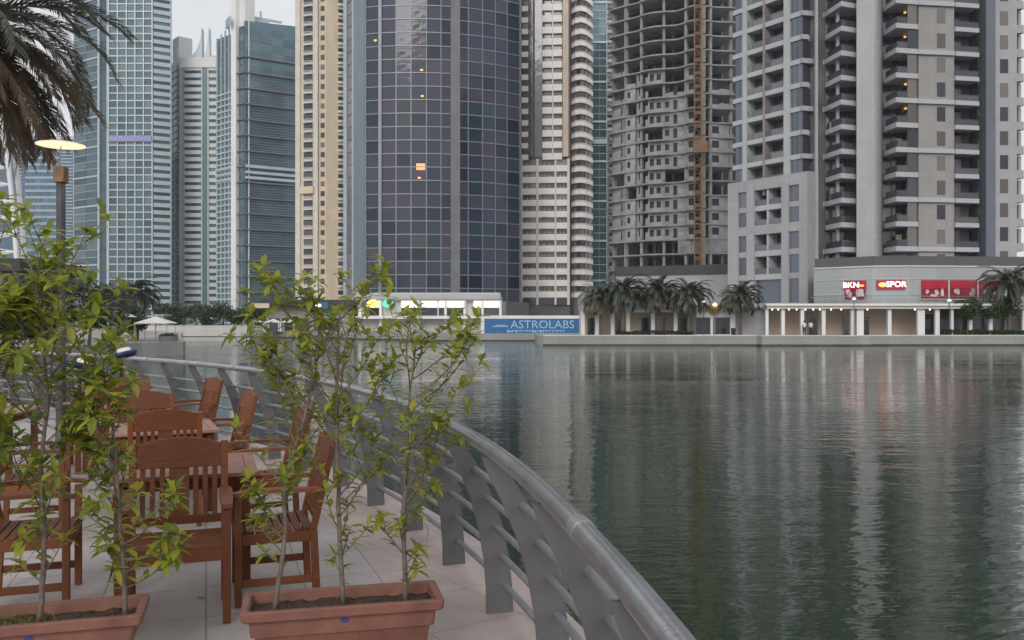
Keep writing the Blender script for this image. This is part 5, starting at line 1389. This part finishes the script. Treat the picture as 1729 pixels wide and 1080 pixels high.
mb = MB(); q = [(0, -.02)]; c = Vector(h1.at(h1.t(1489), Z(480.5, 110.3), .34)); mb.poly([c+h1.u*math.cos(i*.5236)*.5+Vector((0, 0, math.sin(i*.5236)*.3)) for i in range(12)]); part('orange_mark', mb, M['glow_orange'], s2)
for (a, b, lb, bl) in ((1555, 1599, 'left of the two large red picture panels on the podium', [(1564, 492, .3, .3), (1580, 493, .35, .35), (1589, 494, .25, .6), (1574, 499, .5, .2)]), (1604, 1648, 'right of the two large red picture panels, beside the small tree', [(1612, 491, .3, .3), (1616, 492, .25, .4), (1641, 490, .25, .6), (1640, 496, .45, .3)]), (1652, 1690, 'red picture panel behind the fronds of the right-hand date palm', [(1660, 490, .3, .5), (1676, 494, .4, .3)])):
    t = thing('picture_panel', lb, 'panel', group='red picture panels on the podium'); mb = MB(); h2.box(mb, h2.t(a), h2.t(b), Z(504, 110.6), Z(487, 110.6), .11, .2); c_ = part('picture', mb, M['darkred'], t)
    mb = MB(); h2.box(mb, h2.t(a), h2.t(b), Z(486.8, 110.6), Z(473, 110.6), .11, .24); part('red_band', mb, M['red'], t); blobs(c_, h2, bl, 110.6, a)
    mb = MB(); h2.box(mb, h2.t(a)-.12, h2.t(b)+.12, Z(504.5, 110.6)-.1, Z(504.3, 110.6), .1, .3); h2.box(mb, h2.t(b)+.02, h2.t(b)+.14, Z(504, 110.6), Z(473, 110.6), .1, .3); part('frame', mb, M['offwhite'], t)

AR = thing('arcade', 'long low arcade with a pale flat roof on white columns, right of the single palm', 'arcade')
ya = 104.6
def X(px, Y=ya): return W(px, Y)[0]
mb = MB(); mb.box(X(1292), X(1900), ya-.7, ya+5.6, 3.15, 3.62); part('roof', mb, M['offwhite'], AR)
mb = MB(); mb.box(X(1292)-.15, X(1900), ya-.95, ya-.6, 3.5, 3.76); part('fascia', mb, M['white'], AR)
mb = MB(); mb.box(X(1240, 110), X(1570, 110), 109.2, 109.6, 0, 3.14); part('back_wall', mb, M['beige'], AR)
mb = MB(); mb.box(X(1570, 110), X(1880, 110), 109.2, 109.6, 0, 3.14); part('back_wall', mb, M['stonewarm'], AR)
for i, (px, w_) in enumerate([(1294, .35), (1321, .4), (1353.5, .4), (1389.5, .42), (1438.5, .42), (1451, .8), (1500.5, .42), (1553.5, .85), (1581, .5), (1606, .3), (1637, .4), (1671, .4), (1700, .4), (1727, .4), (1765, .4), (1800, .4)]):
    mb = MB(); mb.box(X(px)-w_/2, X(px)+w_/2, ya-.3, ya+.1, 0, 3.145); part('column', mb, M['white'], AR)
for px0, px1, h_ in ((1364, 1381, 2.7), (1424, 1434, 2.3), (1456, 1468, 2.2), (1560, 1579, 2.5), (1586, 1604, 2.4), (1610, 1634, 2.4), (1641, 1668, 2.4), (1675, 1697, 2.4), (1704, 1724, 2.4), (1740, 1780, 2.4)):
    mb = MB(); mb.box(X(px0, 109), X(px1, 109), 109.1, 109.18, .05, h_); part('shopfront', mb, M['g_dark'], AR)
    mb = MB(); mb.box(X(px0, 109), X(px0, 109)+.08, 109.02, 109.1, .05, h_); mb.box(X(px0, 109)+.09, X(px1, 109), 109.02, 109.1, h_-.3, h_-.22); part('shopfront_frame', mb, M['steel'], AR)
BPX = [1302, 1312, 1330, 1343, 1358, 1371, 1382, 1401, 1418, 1462, 1542, 1567]
bulb = None
for i, px in enumerate(BPX):
    t = thing('arcade_lamp', 'small warm globe lamp hanging under the edge of the arcade roof', 'lamp', (X(px), ya-.45, 3.08), group='small globe lamps under the arcade roof') if bulb is None else copy_tree(bulb, (X(px), ya-.45, 3.08))
    if bulb is None:
        bulb = t; mb = MB(); mb.lathe([(0, -.11), (.07, -.09), (.1, 0), (.07, .07), (0, .075)], 10); part('globe', mb, M['glow_warm'], t, True)
        mb = MB(); mb.tube([(0, 0, .07), (0, 0, .11)], .02, 6); part('holder', mb, M['steel'], t)
# left part of the waterside frontage
A2 = thing('arcade', 'pale arcade behind the clump of date palms, between the blue hoarding and the white block', 'arcade'); yb = 107.5
def X2(px, Y=yb): return W(px, Y)[0]
mb = MB(); mb.box(X2(984), X2(1176), yb-.6, yb+5.5, 2.75, 3.05); part('roof', mb, M['offwhite'], A2)
mb = MB(); mb.box(X2(982), X2(1178), yb+3.5, yb+3.8, 0, 2.74); part('back_wall', mb, M['beige'], A2)
for px in (984, 1008, 1034, 1060, 1102, 1140): mb = MB(); mb.box(X2(px)-.22, X2(px)+.22, yb-.3, yb+.1, 0, 2.745); part('column', mb, M['white'], A2)
for a, b in ((992, 1003), (1040, 1047), (1083, 1098), (1106, 1122), (1143, 1160)): mb = MB(); mb.box(X2(a, 111), X2(b, 111), yb+3.35, yb+3.45, 0, 2.1); part('shopfront', mb, M['g_dark'], A2)
mb = MB(); mb.box(X2(984), X2(1176), yb+2, yb+8, 3.06, 5.0); part('upper_wall', mb, M['podium'], A2)
BL = thing('kiosk', 'white flat-roofed block with two dark windows, left of the arcade on the quay', 'kiosk')
mb = MB(); mb.box(X2(1172), X2(1236), yb-1.6, yb+5, 0, 3.3); part('wall', mb, M['white'], BL)
mb = MB(); mb.box(X2(1172)-.1, X2(1290), yb-1.7, yb+5, 3.31, 3.55); part('roof', mb, M['offwhite'], BL)
for a, b in ((1175, 1199), (1204, 1232)): mb = MB(); mb.box(X(a, 106), X(b, 106), yb-1.66, yb-1.61, .15, 2.15); part('window', mb, M['g_win'], BL)
mb = MB(); mb.box(X2(1236)+.02, X2(1290), yb-.8, yb+5, 0, 3.3); part('side_wall', mb, M['stone'], BL)
bin_ = thing('litter_bin', 'small dark litter bin by the white block on the quay', 'bin', ptx(1238, 103.6)); mb = MB(); mb.lathe([(0, 0), (.24, 0), (.27, .8), (.2, .85), (0, .86)], 14); part('body', mb, M['black'], bin_); mb = MB(); mb.lathe([(.3, .8), (.3, .84), (.24, .9), (0, .93)], 14); part('lid', mb, M['darkframe'], bin_)

# blue hoarding
HB = thing('hoarding', 'long blue advertising hoarding with pale letters at the water edge', 'hoarding'); yh = 125.6
a, b = W(818, yh)[0], W(980, yh)[0]
mb = MB(); mb.box(a, b, yh, yh+.3, 0, 2.05); part('panel', mb, M['blue'], HB)
mb = MB(); mb.box(a-.2, b+.2, yh-.06, yh+.36, 2.06, 2.5); part('top_rail', mb, M['white'], HB)
mb = MB(); mb.box(b+.02, b+.5, yh-.1, yh+.3, -.0, 2.05); part('end_post', mb, M['white'], HB); mb = MB(); mb.box(a-.5, a-.02, yh-.1, yh+.3, 0, 2.05); part('end_post', mb, M['white'], HB)
I4 = Matrix.Identity(4)
text('ASTROLABS', 1.62, M['banner_text'], 'lettering', HB, Matrix.Translation((W(916, yh)[0], yh-.03, 1.18)), .02, 1.05)
mb = MB(); r = random.Random(2); x = W(856, yh)[0]
while x < W(955, yh)[0]:
    w_ = r.uniform(.18, .34); mb.box(x, x+w_*.3, yh-.03, yh-.005, .12, .12+r.uniform(.25, .42)); mb.box(x+w_*.3, x+w_, yh-.03, yh-.005, .12+r.choice((0, .2)), .12+.3); x += w_+.12
part('small_line', mb, M['banner_text'], HB)
mb = MB(); mb.box(W(832, yh)[0], W(858, yh)[0], yh-.03, yh-.005, .9, 1.05); mb.box(W(838, yh)[0], W(852, yh)[0], yh-.03, yh-.005, 1.1, 1.2); part('emblem', mb, M['banner_text'], HB)

# middle podium with lit shop windows
MP = thing('shop_building', 'low pale building with brightly lit shop windows at the foot of the curved tower', 'building'); ym = 150.0
def X3(px, Y=ym): return W(px, Y)[0]
mb = MB(); mb.box(X3(604), X3(844), ym, ym+22, 0, Z(495, ym)-.9); part('wall', mb, M['offwhite'], MP)
mb = MB(); mb.box(X3(598), X3(846), ym-1.4, ym+23, Z(507, ym), Z(494, ym)); part('roof', mb, M['band'], MP, bevel=.3)
for a, b in ((622, 640), (678, 705), (712, 738), (741, 752), (755, 783), (800, 813), (817, 843)):
    mb = MB(); mb.box(X3(a), X3(b), ym-.15, ym-.05, Z(518.5, ym), Z(508, ym)); part('lit_window', mb, M['glow_strip'], MP)
    mb = MB(); mb.box(X3(a), X3(b), ym-.15, ym-.05, Z(532, ym), Z(519.5, ym)); part('window', mb, M['g_dark'], MP)
for px in (610, 644, 708, 753, 785, 815, 845): mb = MB(); mb.box(X3(px)-.2, X3(px)+.2, ym-1.2, ym-.8, 0, Z(507, ym)); part('column', mb, M['white'], MP)
mb = MB(); mb.box(X3(604), X3(846), ym-2.5, ym-.2, Z(538, ym), Z(533.5, ym)); part('terrace', mb, M['white'], MP)
for px, m_, lb in ((632, 'glow_yellow', 'round glowing yellow sign among the shrubs'), (657, 'glow_green', 'round glowing green sign right of the yellow one')):
    t = thing('round_sign', lb, 'sign', (X3(px), ym-1.5, Z(512.5, ym))); mb = MB(); mb.lathe([(0, -.06), (.95, -.06), (.95, .06), (0, .06)], 24); mb.v = [(v[0], -v[2]-.0, v[1]*.72) for v in mb.v]; part('disc', mb, M[m_], t); mb = MB(); mb.box(-.03, .03, .06, .6, -.03, .03); part('bracket', mb, M['steel'], t)
SB = thing('shop_building', 'dark brown-roofed waterside restaurant building seen through the right trough shrubs', 'building')
mb = MB(); mb.box(X3(446), X3(596), ym+1, ym+20, 0, Z(516, ym)); part('wall', mb, M['stonewarm'], SB)
mb = MB(); mb.box(X3(442), X3(600), ym-1, ym+21, Z(516, ym), Z(506, ym)); part('roof', mb, M['roofdark'], SB)
for a, b in ((452, 470), (474, 492), (500, 520), (528, 546), (552, 572)): mb = MB(); mb.box(X3(a), X3(b), ym+.9, ym+.98, .1, 2.2); part('window', mb, M['g_dark'], SB)
bs = thing('shop_sign', 'blue sign with white letters on the brown-roofed building', 'sign'); mb = MB(); mb.box(X3(528), X3(556), ym-1.3, ym-1.05, Z(521, ym), Z(510, ym)); part('panel', mb, M['blue'], bs)
mb = MB(); mb.box(X3(532), X3(538), ym-1.4, ym-1.31, Z(518, ym), Z(513, ym)); mb.box(X3(540), X3(545), ym-1.4, ym-1.31, Z(518, ym), Z(513, ym)); part('white_mark', mb, M['glow_strip'], bs)
bs = thing('shop_sign', 'cream lettered sign at the left end of the brown-roofed building', 'sign'); mb = MB(); mb.box(X3(427), X3(458), ym-1.3, ym-1.05, Z(520, ym), Z(512, ym)); part('panel', mb, M['cream'], bs)
for i, px in enumerate((437, 462, 488)):
    t = thing('gazebo', ('left of the three small white gazebos on the far bank', 'middle of the three small white gazebos on the far bank', 'right of the three small white gazebos on the far bank')[i], 'gazebo', ptx(px, 144+px*.0), group='small white gazebos on the far bank')
    if px == 437: t.location = ptx(px, 154)
    mb = MB(); mb.v = [(-1.2, -1.1, 1.5), (1.2, -1.1, 1.5), (1.2, 1.1, 1.5), (-1.2, 1.1, 1.5), (0, 0, 2.1)]; mb.f = [(0, 1, 4), (1, 2, 4), (2, 3, 4), (3, 0, 4), (3, 2, 1, 0)]; mb.m = [0]*5; part('roof', mb, M['canvas'], t)
    for x, y_ in ((-1.1, -1), (1.1, -1), (1.1, 1), (-1.1, 1)): mb = MB(); mb.box(x-.08, x+.08, y_-.08, y_+.08, 0, 1.5); part('post', mb, M['white'], t)
# tall lamps on the far quay
lp0 = None
for px, py, Y, lb in ((1442, 502, 103.2, 'slim lamp post with a white head between two arcade columns'), (1603, 505, 103.4, 'slim lamp post with a white head left of the small tree'), (712, 512, 124, 'lamp post with a bright round head on the far bank behind the shrub'), (1188, 507, 103.6, 'slim lamp post with a white head before the white block')):
    h_ = Z(py, Y)
    if lp0 is None:
        t = thing('quay_lamp', lb, 'street lamp', ptx(px, Y), group='lamp posts on the far quay'); lp0 = t
        mb = MB(); mb.lathe([(.1, 0), (.1, .1), (.05, .15), (.04, 4.3), (0, 4.3)], 10); part('post', mb, M['post'], t, True)
        mb = MB(); mb.lathe([(.04, 4.3), (.2, 4.38), (.24, 4.46), (.1, 4.58), (0, 4.6)], 14); part('lamp_head', mb, emit('pale_lamp', (.9, .88, .8), 1.0), t, True)
        t.scale = (1, 1, h_/4.6)
    else: copy_tree(lp0, ptx(px, Y), None, lb, scale=(1, 1, h_/4.6))
t = thing('ornament_lamp', 'golden glowing lamp between the palm clump and the single palm', 'lamp', ptx(1207, 105)); mb = MB(); mb.lathe([(0, 2.35), (.2, 2.6), (.75, 3.1), (1.0, 3.5), (.2, 3.45), (0, 3.4)], 14); part('bowl', mb, pm('gilt', (.45, .28, .08), .4, .2, 6, metal=.4), t, True); mb = MB(); mb.lathe([(0, 3.4), (.22, 3.5), (.26, 3.7), (0, 3.9)], 12); part('globe', mb, M['glow_warm'], t, True); mb = MB(); mb.tube([(0, 0, 0), (0, 0, 2.4)], .07, 8); part('post', mb, M['steel'], t)

# ------------------------------------------------------------------ people on the far quay
def skin_obj(name, verts, edges, rads, mat, parent, root=0, sub=2):
    me = bpy.data.meshes.new(name); me.from_pydata(verts, edges, []); me.materials.append(mat)
    o = link(name, me, parent); o.modifiers.new('skin', 'SKIN'); s_ = o.modifiers.new('sub', 'SUBSURF'); s_.levels = s_.render_levels = sub
    lay = me.skin_vertices[0] if me.skin_vertices else None
    for i, r_ in enumerate(rads): lay.data[i].radius = (r_, r_*.85); lay.data[i].use_root = (i == root)
    dg = bpy.context.evaluated_depsgraph_get(); m2 = bpy.data.meshes.new_from_object(o.evaluated_get(dg)); m2.name = name
    o.modifiers.clear(); o.data = m2; m2.polygons.foreach_set('use_smooth', [True]*len(m2.polygons)); return o
def person(label, loc, rz, stride, armf, group):
    t = thing('person', label, 'person', loc, rz, group); s_ = stride
    V_ = [(0, 0, .95), (0, 0, 1.12), (0, .0, 1.32), (0, 0, 1.45), (0, -.01, 1.52), (0, -.02, 1.63), (0, -.015, 1.70),
          (.17, 0, 1.41), (.21, .02-armf, 1.14), (.21, -.10-armf, .92), (.215, -.14-armf, .83), (-.17, 0, 1.41), (-.21, .02+armf, 1.14), (-.21, -.05+armf, .92), (-.215, -.07+armf, .83),
          (.09, 0, .88), (.10, -s_*.5, .50), (.10, -s_*.7, .09), (.10, -s_*.7-.14, .04), (-.09, 0, .88), (-.10, s_*.35, .50), (-.10, s_*.9, .10), (-.10, s_*.9-.14, .04)]
    E_ = [(0, 1), (1, 2), (2, 3), (3, 4), (4, 5), (5, 6), (3, 7), (7, 8), (8, 9), (9, 10), (3, 11), (11, 12), (12, 13), (13, 14), (0, 15), (15, 16), (16, 17), (17, 18), (0, 19), (19, 20), (20, 21), (21, 22)]
    Rr_ = [.12, .11, .125, .07, .055, .095, .08, .055, .045, .035, .03, .055, .045, .035, .03, .085, .06, .045, .035, .085, .06, .045, .035]
    skin_obj('body', V_, E_, Rr_, M['skin'], t)
    skin_obj('shirt', V_[:4]+[V_[7], V_[8], V_[11], V_[12]], [(0, 1), (1, 2), (2, 3), (3, 4), (4, 5), (3, 6), (6, 7)], [.15, .14, .155, .10, .075, .065, .075, .065], M['shirt'], t)
    skin_obj('trousers', [V_[0]]+[V_[15], V_[16], V_[17], V_[19], V_[20], V_[21]], [(0, 1), (1, 2), (2, 3), (0, 4), (4, 5), (5, 6)], [.14, .10, .08, .065, .10, .08, .065], M['trousers'], t)
    mb = MB(); mb.lathe([(.0, 1.775), (.06, 1.765), (.098, 1.71), (.1, 1.66), (.09, 1.62)], 14); mb.v = [(v[0], v[1]+.012, v[2]) for v in mb.v]; part('hair', mb, M['hair'], t, True)
    return t
person('left of the two people in white shirts standing under the arcade edge', ptx(1358, 103.3), R(200), .10, .05, 'people in white shirts on the far quay')
person('right of the two people in white shirts standing under the arcade edge', ptx(1369, 103.5), R(150), .03, .0, 'people in white shirts on the far quay')

# ------------------------------------------------------------------ the humid air
mb = MB(); mb.box(-900, 900, -700, 900, -8, 240)
hz = bpy.data.materials.new('haze'); hz.use_nodes = True; hn = hz.node_tree; hn.nodes.clear()
pv_ = hn.nodes.new('ShaderNodeVolumePrincipled'); pv_.inputs['Color'].default_value = (.82, .9, 1, 1); pv_.inputs['Density'].default_value = .00022; pv_.inputs['Anisotropy'].default_value = .0
ho = hn.nodes.new('ShaderNodeOutputMaterial'); hn.links.new(pv_.outputs[0], ho.inputs['Volume'])
part('haze', mb, hz, kind='stuff')
